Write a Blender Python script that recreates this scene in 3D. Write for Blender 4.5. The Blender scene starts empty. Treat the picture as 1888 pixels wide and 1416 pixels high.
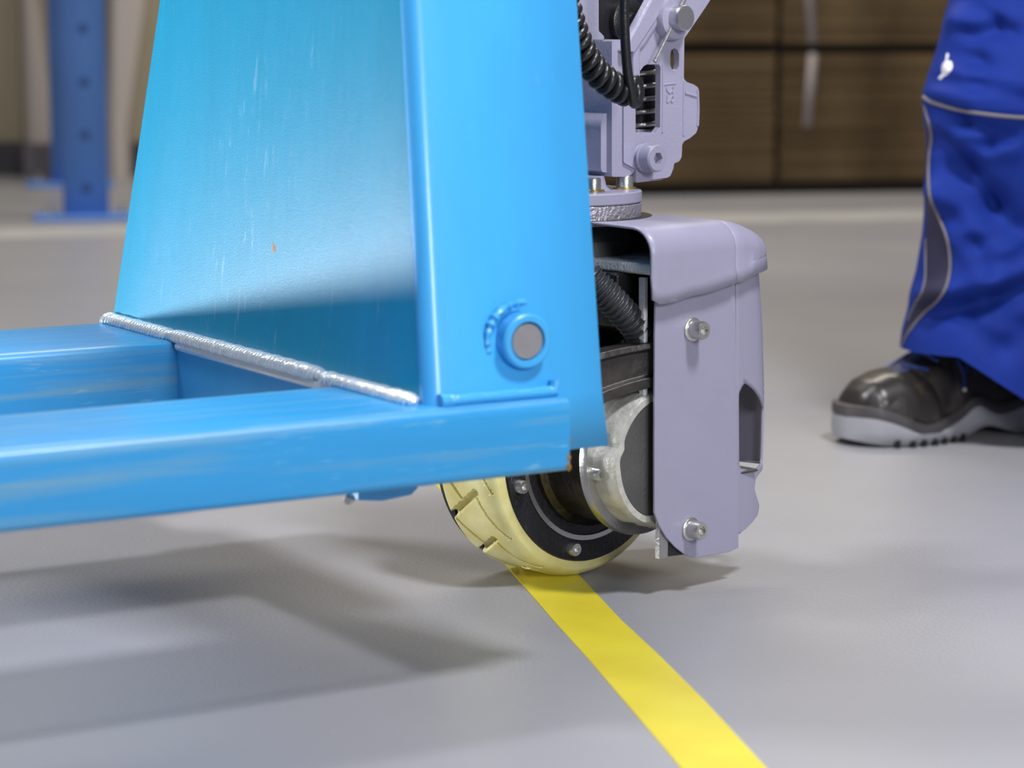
import bpy, bmesh, math, random
from mathutils import Vector, Matrix, noise
from mathutils.bvhtree import BVHTree
from mathutils.geometry import tessellate_polygon
random.seed(7)
PI = math.pi
R_ = math.radians
col = bpy.context.scene.collection
sc = bpy.context.scene

# ------------------------------------------------------------------ camera, world, lights, exposure
FPX, HC, TILT = 4600.0, 0.46, math.atan(678 / 4600)
cam = bpy.data.cameras.new('camera'); camo = bpy.data.objects.new('camera', cam); col.objects.link(camo)
cam.sensor_width = 36; cam.lens = FPX / 1888 * 36
camo.location = (0, 0, HC); camo.rotation_euler = (PI / 2 - TILT, 0, 0)
cam.clip_start = .02
cam.dof.use_dof = True; cam.dof.focus_distance = 2.02; cam.dof.aperture_fstop = 5.8
sc.camera = camo
w = bpy.data.worlds.new('hall_light'); sc.world = w; w.use_nodes = True
w.node_tree.nodes['Background'].inputs[0].default_value = (.80, .80, .88, 1)
w.node_tree.nodes['Background'].inputs[1].default_value = .22

def area(name, loc, target, size, power, color=(1, 1, 1), sy=None, spread=180):
    l = bpy.data.lights.new(name, 'AREA'); l.energy = power; l.color = color; l.size = size
    if sy: l.shape = 'RECTANGLE'; l.size_y = sy
    l.spread = R_(spread)
    o = bpy.data.objects.new(name, l); col.objects.link(o); o.location = loc
    o.rotation_euler = (Vector(target) - Vector(loc)).to_track_quat('-Z', 'Y').to_euler()
    return o
area('key_softbox', (.80, 1.15, 2.3), (.05, 1.95, .1), .36, 60, (.97, .97, 1))
area('second_softbox', (-.95, 2.35, 2.2), (0, 2.0, .1), .28, 28, (.97, .97, 1))
area('front_softbox', (1.05, -.3, 1.1), (.1, 1.9, .2), .55, 33, (.96, .98, 1))
area('low_strobe', (-1.53, 2.27, .068), (-.14, 1.80, .34), .30, 5.6, (1, .98, .95), .05, 80)
area('ceiling_lamp', (0, 5.4, 3.6), (0, 5.4, 0), 3.0, 135, (1, .93, .80), 1.0)

vs = sc.view_settings
vs.view_transform = 'Standard'; vs.look = 'None'; vs.exposure = -0.1; vs.gamma = 1; vs.use_curve_mapping = False

# ------------------------------------------------------------------ camera geometry helpers (pixel of the 1888x1416 photo -> ray)
CAM = Vector((0, 0, HC))
def ray(px, py):
    x = (px - 944) / FPX; y = -(py - 708) / FPX
    return Vector((x, math.cos(TILT) + y * math.sin(TILT), -math.sin(TILT) + y * math.cos(TILT)))
def floor_at(px, py, z=0):
    d = ray(px, py); return CAM + d * ((z - HC) / d.z)
def depth_at(px, py, Y):
    d = ray(px, py); return CAM + d * (Y / d.y)

TF = Matrix.Translation((-.0562, 1.6588, 0)) @ Matrix.Rotation(math.atan2(.5185, .855), 4, 'Z')     # truck: x to tiller, y across, z up
DF = Matrix.Translation((.064, 2.024, 0)) @ Matrix.Rotation(math.atan2(-.7325, .681), 4, 'Z')       # drive unit: x along axle, y rolling
TI, DI = TF.inverted(), DF.inverted()
def on_local(px, py, inv, axis, val):
    o = inv @ CAM; d = inv.to_3x3() @ ray(px, py)
    return o + d * ((val - o[axis]) / d[axis])
def dp(px, py, d): return on_local(px, py, DI, 0, d)
def tp(px, py, lat): return on_local(px, py, TI, 1, lat)
def bp(px, py, x=0): return on_local(px, py, TI, 0, x)

# ------------------------------------------------------------------ materials
def nt(name):
    m = bpy.data.materials.new(name); m.use_nodes = True
    return m, m.node_tree, m.node_tree.nodes['Principled BSDF']
def S(c): return tuple(((v / 255) / 12.92 if v / 255 <= .04045 else ((v / 255 + .055) / 1.055) ** 2.4) for v in c) + (1,)
def mat(name, c, rough=.5, metal=0, bump=0, bscale=200, var=0, vscale=8, coat=0, stretch=(1, 1, 1), c2=None, lo=.4, hi=.7, spec=.5):
    m, t, b = nt(name)
    b.inputs['Base Color'].default_value = c; b.inputs['Roughness'].default_value = rough
    b.inputs['Metallic'].default_value = metal; b.inputs['Coat Weight'].default_value = coat
    b.inputs['Coat Roughness'].default_value = .12; b.inputs['Specular IOR Level'].default_value = spec
    tc = t.nodes.new('ShaderNodeTexCoord'); mp = t.nodes.new('ShaderNodeMapping'); mp.inputs['Scale'].default_value = stretch
    t.links.new(tc.outputs['Object'], mp.inputs[0])
    if bump:
        n = t.nodes.new('ShaderNodeTexNoise'); n.inputs['Scale'].default_value = bscale; n.inputs['Detail'].default_value = 3
        t.links.new(tc.outputs['Object'], n.inputs['Vector'])
        bb = t.nodes.new('ShaderNodeBump'); bb.inputs['Strength'].default_value = bump; bb.inputs['Distance'].default_value = .002
        t.links.new(n.outputs[0], bb.inputs['Height']); t.links.new(bb.outputs[0], b.inputs['Normal'])
    if var or c2:
        n = t.nodes.new('ShaderNodeTexNoise'); n.inputs['Scale'].default_value = vscale; n.inputs['Detail'].default_value = 6
        t.links.new(mp.outputs[0], n.inputs['Vector'])
        r = t.nodes.new('ShaderNodeMapRange'); r.inputs[1].default_value = lo; r.inputs[2].default_value = hi
        t.links.new(n.outputs[0], r.inputs[0])
        mx = t.nodes.new('ShaderNodeMix'); mx.data_type = 'RGBA'
        mx.inputs[6].default_value = c; mx.inputs[7].default_value = c2 or tuple(v * (1 + var) for v in c[:3]) + (1,)
        t.links.new(r.outputs[0], mx.inputs[0]); t.links.new(mx.outputs[2], b.inputs['Base Color'])
    return m

def blue_paint(name, base, scr=(1, 1, 12), wear=.0, dust=0, coat=.25, spec=.5, streak=0):
    """glossy blue enamel with fine pale scratches, scuffs and a few rust nicks"""
    m, t, b = nt(name); N = t.nodes.new; L = t.links.new
    tc = N('ShaderNodeTexCoord')
    rot = N('ShaderNodeMapping'); rot.inputs['Rotation'].default_value = (0, 0, -math.atan2(.5185, .855)); L(tc.outputs['Object'], rot.inputs[0])
    mp = N('ShaderNodeMapping'); mp.inputs['Scale'].default_value = scr; L(rot.outputs[0], mp.inputs[0])
    n1 = N('ShaderNodeTexNoise'); n1.inputs['Scale'].default_value = 26; n1.inputs['Detail'].default_value = 8; n1.inputs['Roughness'].default_value = .7; L(mp.outputs[0], n1.inputs['Vector'])
    n2 = N('ShaderNodeTexNoise'); n2.inputs['Scale'].default_value = 7; n2.inputs['Detail'].default_value = 3; L(rot.outputs[0], n2.inputs['Vector'])
    r1 = N('ShaderNodeMapRange'); r1.inputs[1].default_value = .63 - wear; r1.inputs[2].default_value = .74 - wear; L(n1.outputs[0], r1.inputs[0])
    r2 = N('ShaderNodeMapRange'); r2.inputs[1].default_value = .47; r2.inputs[2].default_value = .68; L(n2.outputs[0], r2.inputs[0])
    mu = N('ShaderNodeMath'); mu.operation = 'MULTIPLY'; L(r1.outputs[0], mu.inputs[0]); L(r2.outputs[0], mu.inputs[1])
    m1 = N('ShaderNodeMix'); m1.data_type = 'RGBA'; m1.inputs[6].default_value = base; m1.inputs[7].default_value = tuple(v * .82 for v in base[:3]) + (1,)
    n4 = N('ShaderNodeTexNoise'); n4.inputs['Scale'].default_value = 5; n4.inputs['Detail'].default_value = 5; L(mp.outputs[0], n4.inputs['Vector']); L(n4.outputs[0], m1.inputs[0])
    m2 = N('ShaderNodeMix'); m2.data_type = 'RGBA'; m2.inputs[7].default_value = (.20, .46, .68, 1); L(mu.outputs[0], m2.inputs[0]); L(m1.outputs[2], m2.inputs[6])
    n3 = N('ShaderNodeTexNoise'); n3.inputs['Scale'].default_value = 45; n3.inputs['Detail'].default_value = 5; L(tc.outputs['Object'], n3.inputs['Vector'])
    r3 = N('ShaderNodeMapRange'); r3.inputs[1].default_value = .765; r3.inputs[2].default_value = .78; L(n3.outputs[0], r3.inputs[0])
    m3 = N('ShaderNodeMix'); m3.data_type = 'RGBA'; m3.inputs[7].default_value = (.25, .12, .04, 1); L(r3.outputs[0], m3.inputs[0]); L(m2.outputs[2], m3.inputs[6])
    last = m3
    if streak:
        mq = N('ShaderNodeMapping'); mq.inputs['Scale'].default_value = (.7, 16, 16); L(rot.outputs[0], mq.inputs[0])
        n5 = N('ShaderNodeTexNoise'); n5.inputs['Scale'].default_value = 6; n5.inputs['Detail'].default_value = 5; L(mq.outputs[0], n5.inputs['Vector'])
        r5 = N('ShaderNodeMapRange'); r5.inputs[1].default_value = .50; r5.inputs[2].default_value = .72; r5.inputs[4].default_value = .55; L(n5.outputs[0], r5.inputs[0])
        last = N('ShaderNodeMix'); last.data_type = 'RGBA'; last.inputs[7].default_value = (.20, .34, .40, 1); L(r5.outputs[0], last.inputs[0]); L(m3.outputs[2], last.inputs[6])
    L(last.outputs[2], b.inputs['Base Color'])
    rr = N('ShaderNodeMapRange'); rr.inputs[3].default_value = .30; rr.inputs[4].default_value = .46; L(n1.outputs[0], rr.inputs[0]); L(rr.outputs[0], b.inputs['Roughness'])
    b.inputs['Coat Weight'].default_value = coat; b.inputs['Coat Roughness'].default_value = .12; b.inputs['Specular IOR Level'].default_value = spec
    nb = N('ShaderNodeTexNoise'); nb.inputs['Scale'].default_value = 900 if dust else 160; nb.inputs['Detail'].default_value = 2; L(tc.outputs['Object'], nb.inputs['Vector'])
    bb = N('ShaderNodeBump'); bb.inputs['Strength'].default_value = .22 if dust else .1; bb.inputs['Distance'].default_value = .0008; L(nb.outputs[0], bb.inputs['Height']); L(bb.outputs[0], b.inputs['Normal'])
    return m

BLUE = (.055, .41, .86, 1)
M = {}
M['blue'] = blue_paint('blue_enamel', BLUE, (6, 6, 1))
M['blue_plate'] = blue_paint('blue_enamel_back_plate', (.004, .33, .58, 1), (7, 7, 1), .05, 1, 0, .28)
M['blue_fork'] = blue_paint('blue_enamel_fork', (.026, .31, .68, 1), (1, 10, 10), .05, 0, .1, .5, 1)
M['weld'] = mat('silver_weld', (.88, .93, .97, 1), .2, .5, .4, 300)
M['lilac'] = mat('lilac_grey_paint', (.285, .275, .375, 1), .42, 0, .06, 260, .05, 20, .15)
M['lilac_rough'] = mat('lilac_grey_cast_paint', (.31, .30, .41, 1), .36, 0, .16, 320, .08, 20, .2)
M['cast'] = mat('cast_aluminium', (.62, .63, .66, 1), .40, .35, .6, 420, -.45, 60)
M['machined'] = mat('machined_steel', (.50, .50, .50, 1), .28, .9, .15, 600, -.2, 30)
M['silver'] = mat('zinc_screw', (.58, .57, .55, 1), .3, .9, .1, 800)
M['brass'] = mat('yellow_zinc_washer', (.55, .42, .14, 1), .3, .85)
M['darkgrey'] = mat('dark_grey_motor', (.085, .085, .082, 1), .5, .25, .3, 300, .3, 20)
M['black'] = mat('black_plastic', (.012, .012, .014, 1), .38, 0, .1, 200)
M['rubber'] = mat('black_rubber', (.012, .012, .014, 1), .32, 0, .2, 300)
M['hose'] = mat('grey_black_hose', (.035, .038, .045, 1), .35, 0, .1, 300)
M['blackmetal'] = mat('black_hub_metal', (.014, .014, .020, 1), .42, .2, .5, 500, c2=(.05, .05, .05, 1), vscale=120, lo=.62, hi=.8)
M['grease'] = mat('greasy_brown_steel', (.10, .09, .07, 1), .3, .7, .5, 200, c2=(.015, .012, .01, 1), vscale=14, lo=.35, hi=.6)
M['arm'] = mat('black_brown_bar', (.028, .024, .022, 1), .42, .1, .5, 120, c2=(.07, .06, .05, 1), vscale=30, lo=.5, hi=.8)
M['tyre'] = mat('cream_yellow_polyurethane', (.80, .75, .38, 1), .38, 0, .1, 140, c2=(.62, .53, .17, 1), vscale=30, lo=.4, hi=.75)
M['pin'] = mat('turned_steel_pin', (.55, .54, .57, 1), .32, .9, .1, 900)
M['knurl'] = mat('rough_cast_silver', (.48, .45, .50, 1), .35, .7, 1.0, 330)
M['tape'] = mat('yellow_floor_tape', (.70, .60, .040, 1), .38, 0, .12, 90, c2=(.62, .50, .03, 1), vscale=9, lo=.4, hi=.7)
M['white_line'] = mat('white_floor_line', (.46, .455, .45, 1), .5, 0, 0, 10, -.2, 6)
M['rack'] = mat('rack_blue', (.10, .24, .62, 1), .5, 0, 0, 10, .1, 4)
M['rack_dark'] = mat('rack_hole', (.02, .06, .22, 1), .7)
M['wall'] = mat('beige_wall_paint', (.33, .29, .20, 1), .8, 0, 0, 10, .1, .9)
M['light_slab'] = mat('lit_wall_tone', (.50, .45, .42, 1), .8)  # pale tone for the lit patches of the wall
M['base'] = mat('dark_baseboard', (.045, .043, .05, 1), .5)
M['card'] = mat('brown_cardboard', (.072, .044, .017, 1), .85, 0, 0, 10, c2=(.165, .108, .048, 1), vscale=3.2, lo=.35, hi=.65, stretch=(1, 1, .5))
M['card_b'] = mat('brown_cardboard_edge', (.10, .062, .026, 1), .9, 0, 0, 10, c2=(.17, .115, .052, 1), vscale=5, lo=.35, hi=.65)
M['strap'] = mat('white_strap', (.33, .29, .29, 1), .6)
M['wood'] = mat('shaded_pallet_wood', (.014, .010, .007, 1), .9)  # near black: shade beneath and between the bundles is in the wood colour
M['cloth'] = mat('royal_blue_cloth', (.005, .024, .215, 1), .7, 0, .25, 1500, c2=(.006, .029, .25, 1), vscale=30, lo=.3, hi=.8, spec=.2)
M['navy'] = mat('navy_cloth', (.012, .010, .042, 1), .7, 0, .25, 1500)
M['piping'] = mat('grey_piping', (.17, .155, .17, 1), .6, 0, .4, 1600)
M['emblem'] = mat('white_print', (.80, .80, .86, 1), .6)
M['leather'] = mat('black_leather', (.032, .028, .027, 1), .36, 0, .35, 120, c2=(.085, .075, .055, 1), vscale=28, lo=.52, hi=.75)
M['toecap'] = mat('black_toe_cap', (.022, .019, .018, 1), .30, 0, .03, 60, c2=(.07, .062, .03, 1), vscale=40, lo=.60, hi=.75)
M['sole'] = mat('grey_sole', (.30, .30, .33, 1), .55, 0, .15, 200, .1, 30)
M['sole_dark'] = mat('dark_sole_band', (.055, .050, .052, 1), .5)
M['lace'] = mat('blue_black_lace', (.012, .045, .22, 1), .7)

def floor_material():
    m, t, b = nt('grey_resin_floor'); N = t.nodes.new; L = t.links.new
    tc = N('ShaderNodeTexCoord')
    n = N('ShaderNodeTexNoise'); n.inputs['Scale'].default_value = 1.6; n.inputs['Detail'].default_value = 5; L(tc.outputs['Object'], n.inputs['Vector'])
    mx = N('ShaderNodeMix'); mx.data_type = 'RGBA'; mx.inputs[6].default_value = (.285, .285, .315, 1); mx.inputs[7].default_value = (.34, .335, .345, 1)
    r = N('ShaderNodeMapRange'); r.inputs[1].default_value = .35; r.inputs[2].default_value = .65; L(n.outputs[0], r.inputs[0]); L(r.outputs[0], mx.inputs[0])
    # tiny pale specks of grit
    v = N('ShaderNodeTexVoronoi'); v.inputs['Scale'].default_value = 32; L(tc.outputs['Object'], v.inputs['Vector'])
    rv = N('ShaderNodeMapRange'); rv.inputs[1].default_value = .03; rv.inputs[2].default_value = .018; L(v.outputs['Distance'], rv.inputs[0])
    m2 = N('ShaderNodeMix'); m2.data_type = 'RGBA'; m2.inputs[7].default_value = (.5, .5, .5, 1); L(rv.outputs[0], m2.inputs[0]); L(mx.outputs[2], m2.inputs[6])
    L(m2.outputs[2], b.inputs['Base Color'])
    b.inputs['Roughness'].default_value = .36
    n2 = N('ShaderNodeTexNoise'); n2.inputs['Scale'].default_value = 260; n2.inputs['Detail'].default_value = 2; L(tc.outputs['Object'], n2.inputs['Vector'])
    bb = N('ShaderNodeBump'); bb.inputs['Strength'].default_value = .35; bb.inputs['Distance'].default_value = .0012; L(n2.outputs[0], bb.inputs['Height']); L(bb.outputs[0], b.inputs['Normal'])
    return m
M['floor'] = floor_material()
M['rust'] = mat('orange_rust', (.34, .18, .05, 1), .8, 0, .4, 900)

# ------------------------------------------------------------------ mesh helpers
I4 = Matrix.Identity(4)
class MB:
    def __init__(s): s.v = []; s.f = []
    def add(s, verts, faces):
        k = len(s.v); s.v += [Vector(p) for p in verts]; s.f += [tuple(i + k for i in f) for f in faces]; return s
def box_(mb, a, b):
    x0, y0, z0 = a; x1, y1, z1 = b
    mb.add([(x0, y0, z0), (x1, y0, z0), (x1, y1, z0), (x0, y1, z0), (x0, y0, z1), (x1, y0, z1), (x1, y1, z1), (x0, y1, z1)],
           [(3, 2, 1, 0), (4, 5, 6, 7), (0, 1, 5, 4), (1, 2, 6, 5), (2, 3, 7, 6), (3, 0, 4, 7)]); return mb
def frame_to(origin, axis):
    q = Vector(axis).to_track_quat('Z', 'Y').to_matrix().to_4x4(); return Matrix.Translation(Vector(origin)) @ q
def lathe_(mb, prof, origin=(0, 0, 0), axis=(0, 0, 1), n=48, cap=True):
    fm = frame_to(origin, axis); vs_ = []; fs = []
    for r, h in prof:
        for i in range(n):
            a = 2 * PI * i / n; vs_.append(fm @ Vector((r * math.cos(a), r * math.sin(a), h)))
    for j in range(len(prof) - 1):
        for i in range(n):
            k = (i + 1) % n; fs.append((j * n + i, j * n + k, (j + 1) * n + k, (j + 1) * n + i))
    if cap:
        fs.append(tuple(range(n - 1, -1, -1))); m = (len(prof) - 1) * n; fs.append(tuple(range(m, m + n)))
    return mb.add(vs_, fs)
def smooth_pts(pts, n=8, closed=False):
    P = [Vector(p) for p in pts]; out = []
    m = len(P)
    rng = range(m if closed else m - 1)
    for i in rng:
        g = (lambda k: P[k % m]) if closed else (lambda k: P[max(0, min(m - 1, k))])
        a, b, c, d = g(i - 1), g(i), g(i + 1), g(i + 2)
        for s in range(n):
            t = s / n
            out.append(.5 * ((2 * b) + (c - a) * t + (2 * a - 5 * b + 4 * c - d) * t * t + (3 * b - a - 3 * c + d) * t ** 3))
    if not closed: out.append(P[-1])
    return out
def tube_(mb, pts, r, n=10, closed=False, flat=1.0):
    P = [Vector(p) for p in pts]; m = len(P); vs_ = []; fs = []
    t0 = (P[1] - P[0]).normalized(); up = Vector((0, 0, 1)) if abs(t0.z) < .9 else Vector((1, 0, 0))
    nrm = t0.cross(up).normalized()
    for i in range(m):
        if closed: t = (P[(i + 1) % m] - P[i - 1]).normalized()
        else: t = (P[min(m - 1, i + 1)] - P[max(0, i - 1)]).normalized()
        nrm = (nrm - t * nrm.dot(t)).normalized(); bi = t.cross(nrm)
        rr = r(i / (m - 1)) if callable(r) else r
        for k in range(n):
            a = 2 * PI * k / n; vs_.append(P[i] + nrm * (rr * math.cos(a)) + bi * (rr * flat * math.sin(a)))
    for i in range(m if closed else m - 1):
        for k in range(n):
            l = (k + 1) % n; j = (i + 1) % m; fs.append((i * n + k, i * n + l, j * n + l, j * n + k))
    if not closed:
        fs.append(tuple(range(n - 1, -1, -1))); fs.append(tuple(range((m - 1) * n, m * n)))
    return mb.add(vs_, fs)
def prism_(mb, outline, axis, d0, d1, holes=()):
    """outline: 2D pairs in the other two axes; extruded along axis from d0 to d1"""
    loops = [list(outline)] + [list(h) for h in holes]
    def mk(p, d):
        c = [0, 0, 0]; c[axis] = d; o = [k for k in range(3) if k != axis]; c[o[0]] = p[0]; c[o[1]] = p[1]; return c
    flat = [p for l in loops for p in l]; n = len(flat)
    tris = tessellate_polygon([[Vector((p[0], p[1], 0)) for p in l] for l in loops])
    fs = [tuple(t) for t in tris] + [tuple(i + n for i in reversed(t)) for t in tris]
    k = 0
    for l in loops:
        m = len(l)
        for i in range(m): fs.append((k + i, k + (i + 1) % m, n + k + (i + 1) % m, n + k + i))
        k += m
    return mb.add([mk(p, d0) for p in flat] + [mk(p, d1) for p in flat], fs)
def round_poly(pts, r, n=5):
    """2D polygon with rounded corners; r one value or a list"""
    out = []; m = len(pts)
    for i in range(m):
        rr = r[i] if isinstance(r, (list, tuple)) else r
        p = Vector(pts[i][:2]); a = Vector(pts[i - 1][:2]); b = Vector(pts[(i + 1) % m][:2])
        da, db = a - p, b - p; la, lb = da.length, db.length
        rr = min(rr, la * .48, lb * .48)
        if rr < 1e-5: out.append(tuple(p)); continue
        q0 = p + da / la * rr; q1 = p + db / lb * rr
        for s in range(n + 1):
            t = s / n; out.append(tuple(q0 * (1 - t) ** 2 + p * 2 * t * (1 - t) + q1 * t * t))
    return out
def grid_(mb, rows, closed=False):
    m = len(rows); n = len(rows[0]); vs_ = [p for r in rows for p in r]; fs = []
    for i in range(m - 1):
        for k in range(n if closed else n - 1):
            l = (k + 1) % n; fs.append((i * n + k, i * n + l, (i + 1) * n + l, (i + 1) * n + k))
    return mb.add(vs_, fs)

def empty(name, loc, label, cat, group=None, rz=0):
    o = bpy.data.objects.new(name, None); col.objects.link(o); o.location = loc; o.rotation_euler = (0, 0, rz); o.empty_display_size = .1
    o['label'] = label; o['category'] = cat
    if group: o['group'] = group
    return o
def world_of(o):
    if o is None: return I4
    m = Matrix.LocRotScale(o.location, o.rotation_euler, o.scale)
    return world_of(o.parent) @ o.matrix_parent_inverse @ m if o.parent else m
def obj(name, mb, material, parent=None, frame=I4, bevel=0, solid=0, subsurf=0, angle=35, label=None, kind=None, seg=2, recalc=True, orient=None):
    """world placed mesh; object origin sits at the middle of the mesh"""
    me = bpy.data.meshes.new(name)
    vs_ = [frame @ v for v in mb.v]
    lo = Vector([min(v[i] for v in vs_) for i in range(3)]); hi = Vector([max(v[i] for v in vs_) for i in range(3)])
    c = (lo + hi) / 2
    if parent is None: c.z = lo.z
    me.from_pydata([v - c for v in vs_], [], mb.f)
    if recalc:
        bm = bmesh.new(); bm.from_mesh(me); bmesh.ops.recalc_face_normals(bm, faces=bm.faces); bm.to_mesh(me); bm.free()
    me.polygons.foreach_set('use_smooth', [True] * len(me.polygons)); me.set_sharp_from_angle(angle=R_(angle))
    me.materials.append(material); me.update()
    o = bpy.data.objects.new(name, me); col.objects.link(o); o.location = c
    if parent:
        o.parent = parent; o.matrix_parent_inverse = world_of(parent).inverted()
    if solid:
        s = o.modifiers.new('thickness', 'SOLIDIFY'); s.thickness = solid; s.offset = 0
    if bevel:
        b = o.modifiers.new('bevel', 'BEVEL'); b.width = bevel; b.segments = seg; b.limit_method = 'ANGLE'; b.angle_limit = R_(40); b.harden_normals = True
    if subsurf:
        s = o.modifiers.new('subsurf', 'SUBSURF'); s.levels = subsurf; s.render_levels = subsurf
    if label: o['label'] = label
    if kind: o['kind'] = kind
    return o
def tag(o, label, cat, group=None):
    o['label'] = label; o['category'] = cat
    if group: o['group'] = group
    return o

def socket_screw_(mb, origin, axis, R, h, hexr=.5, depth=.5, n=24, flange=None):
    """socket head cap screw along axis, base at origin, real hexagon recess"""
    fm = frame_to(origin, axis); rings = []
    def circ(r, z): return [fm @ Vector((r * math.cos(2 * PI * i / n), r * math.sin(2 * PI * i / n), z)) for i in range(n)]
    def hexa(r, z):
        o = []
        for i in range(n):
            a = 2 * PI * i / n; q = (a % (PI / 3)) - PI / 6; rr = r * math.cos(PI / 6) / math.cos(q)
            o.append(fm @ Vector((rr * math.cos(a), rr * math.sin(a), z)))
        return o
    if flange: rings += [circ(flange, 0), circ(flange, h * .12), circ(flange * .92, h * .17), circ(R * 1.04, h * .2)]
    rings += [circ(R, 0 if not flange else h * .2), circ(R, h * .88), circ(R * .9, h), hexa(R * hexr, h), hexa(R * hexr * .95, h * (1 - depth))]
    grid_(mb, rings, True)
    k = len(mb.v); mb.f.append(tuple(range(k - n, k)))
    return mb

# ------------------------------------------------------------------ the setting
def struct(name, mb, m, **k):
    o = obj(name, mb, m, **k); o['kind'] = 'structure'; return o
struct('floor', box_(MB(), (-5.5, -1.5, -.1), (6, 7.3, 0)), M['floor'])
struct('wall_back', box_(MB(), (-5.5, 7.3, -.1), (6, 7.5, 3.8)), M['wall'])
struct('baseboard_back', box_(MB(), (-5.5, 7.275, 0), (6, 7.3, .098)), M['base'])
# patches of light on the back wall, built as pale slabs tapering upwards
def light_slab(name, pxs, pxe, y0=7.18):
    a = depth_at(pxs[0], 262, y0); b = depth_at(pxe[0], 262, y0); c = depth_at(pxe[1], 0, y0); d = depth_at(pxs[1], 0, y0)
    mb = MB(); rows = []
    zt = 3.8
    def ext(p, q): t = (zt - p.z) / (q.z - p.z); return p + (q - p) * min(t, 3)
    lo0, hi0 = Vector((a.x, y0, 0)), Vector((b.x, y0, 0))
    top0, top1 = d, c
    for z in (0, .14):
        rows.append([(a.x, 7.32, z), (a.x, y0 + .02, z), (a.x + .02, y0, z), (b.x - .02, y0, z), (b.x, y0 + .02, z), (b.x, 7.32, z)])
    rows.append([(d.x, 7.32, d.z), (d.x, y0 + .05, d.z), (d.x + .02, y0 + .03, d.z), (c.x - .02, y0 + .03, d.z), (c.x, y0 + .05, d.z), (c.x, 7.32, d.z)])
    rows.append([(d.x, 7.32, zt)] + [(d.x, y0 + .05, zt), (d.x + .02, y0 + .03, zt), (c.x - .02, y0 + .03, zt), (c.x, y0 + .05, zt), (c.x, 7.32, zt)])
    grid_(mb, rows)
    struct(name, mb, M['light_slab'], angle=20)
light_slab('lit_patch_1', (46, 32), (99, 60))
light_slab('lit_patch_2', (196, 196), (232, 262))
bb = MB(); box_(bb, (depth_at(40, 300, 7.1).x, 7.13, 0), (depth_at(101, 300, 7.1).x, 7.3, .10)); struct('lit_patch_3', bb, mat('lit_baseboard_tone', (.12, .11, .13, 1), .5))  # light falling on the baseboard, put in as a paler grey block
# white line painted across the floor, running slightly away to the right
a0, a1 = floor_at(0, 441), floor_at(0, 422); b0, b1 = floor_at(1700, 405), floor_at(1700, 388)
d0 = (b0 - a0).normalized(); mb = MB()
L0 = [a0 - d0 * 2.0, b0 + d0 * 3.0, b1 + d0 * 3.0, a1 - d0 * 2.0]
mb.add([(p.x, p.y, .0004) for p in L0] + [(p.x, p.y, .0012) for p in L0], [(3, 2, 1, 0), (4, 5, 6, 7), (0, 1, 5, 4), (1, 2, 6, 5), (2, 3, 7, 6), (3, 0, 4, 7)])
tag(obj('floor_line', mb, M['white_line']), 'white line painted across the floor behind the truck and the boot', 'floor line')
# yellow tape
def tape_edge(pts): return [floor_at(*p) for p in pts]
le = tape_edge([(1253, 1414), (1160, 1304), (1085, 1216), (1021, 1145), (950, 1063), (924, 1033)])
re = tape_edge([(1412, 1416), (1300, 1294), (1219, 1213), (1145, 1144), (1069, 1063), (1040, 1034)])
dl = (le[0] - le[1]).normalized(); dr = (re[0] - re[1]).normalized()
le = [le[0] + dl * .55] + le; re = [re[0] + dl * .55 + Vector((0.002, 0, 0))] + re
wv = re[-1] - le[-1]
fa = (le[-1] - le[-3]).normalized(); le.append(le[-1] + fa * .9); re.append(re[-1] + fa * .9)
mb = MB(); grid_(mb, [[Vector((p.x, p.y, z)) for p, z in ((a, .0002), (a, .0007), (b, .0007), (b, .0002))] for a, b in zip(le, re)], True)
tag(obj('floor_tape', mb, M['tape']), 'bright yellow adhesive tape strip on the floor under the drive wheel', 'floor tape')

# blue pallet rack frame
RX, RY = floor_at(154, 409).x, floor_at(163, 409).y + .05
rr_ = empty('rack_frame', (RX, RY, 0), 'blue steel pallet rack upright frame with round holes standing before the beige wall', 'rack', rz=R_(11.7))
RF = Matrix.Translation((RX, RY, 0)) @ Matrix.Rotation(R_(11.7), 4, 'Z')
def rack_post(y, wd=.1, holes=True):
    # open omega section: front face with lips; x across, y away
    hw = wd / 2; mb = MB(); t = .003
    prof = [(-hw + .012, .07), (-hw, .07), (-hw, .022), (-hw + .004, .0), (hw - .004, 0), (hw, .022), (hw, .07), (hw - .012, .07)]
    rows = [[(px, y + py, z) for px, py in prof] for z in (.006, 2.9)]
    grid_(mb, rows)
    p = obj('post', mb, M['rack'], rr_, RF, solid=t)
    if holes:
        for k in range(14):
            h = MB(); lathe_(h, [(.0115, 0), (.0115, .0012), (.009, .0014)], (.0, y - .0010, .072 + k * .120), (0, -1, 0), 20)
            obj('hole', h, M['rack_dark'], p, RF)
    f = MB(); box_(f, (-.125 + .005, y - .035, 0), (.115, y + .085, .012)); fp = obj('foot_plate', f, M['rack'], rr_, RF, bevel=.003)
    for sx in (-.085, .085):
        b = MB(); lathe_(b, [(.012, 0), (.012, .008), (.007, .009), (.007, .022)], (sx, y + .03, .012), (0, 0, 1), 12); obj('anchor_bolt', b, M['silver'], fp, RF)
rack_post(0); rack_post(1.15)
for z0, z1 in ((1.0, 1.6), (1.6, 1.0 + 1.2), (2.2, 2.8)):
    b = MB(); tube_(b, [(0, .03, z0), (0, 1.2, z1)], .014, 8); obj('brace', b, M['rack'], rr_, RF)

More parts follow.
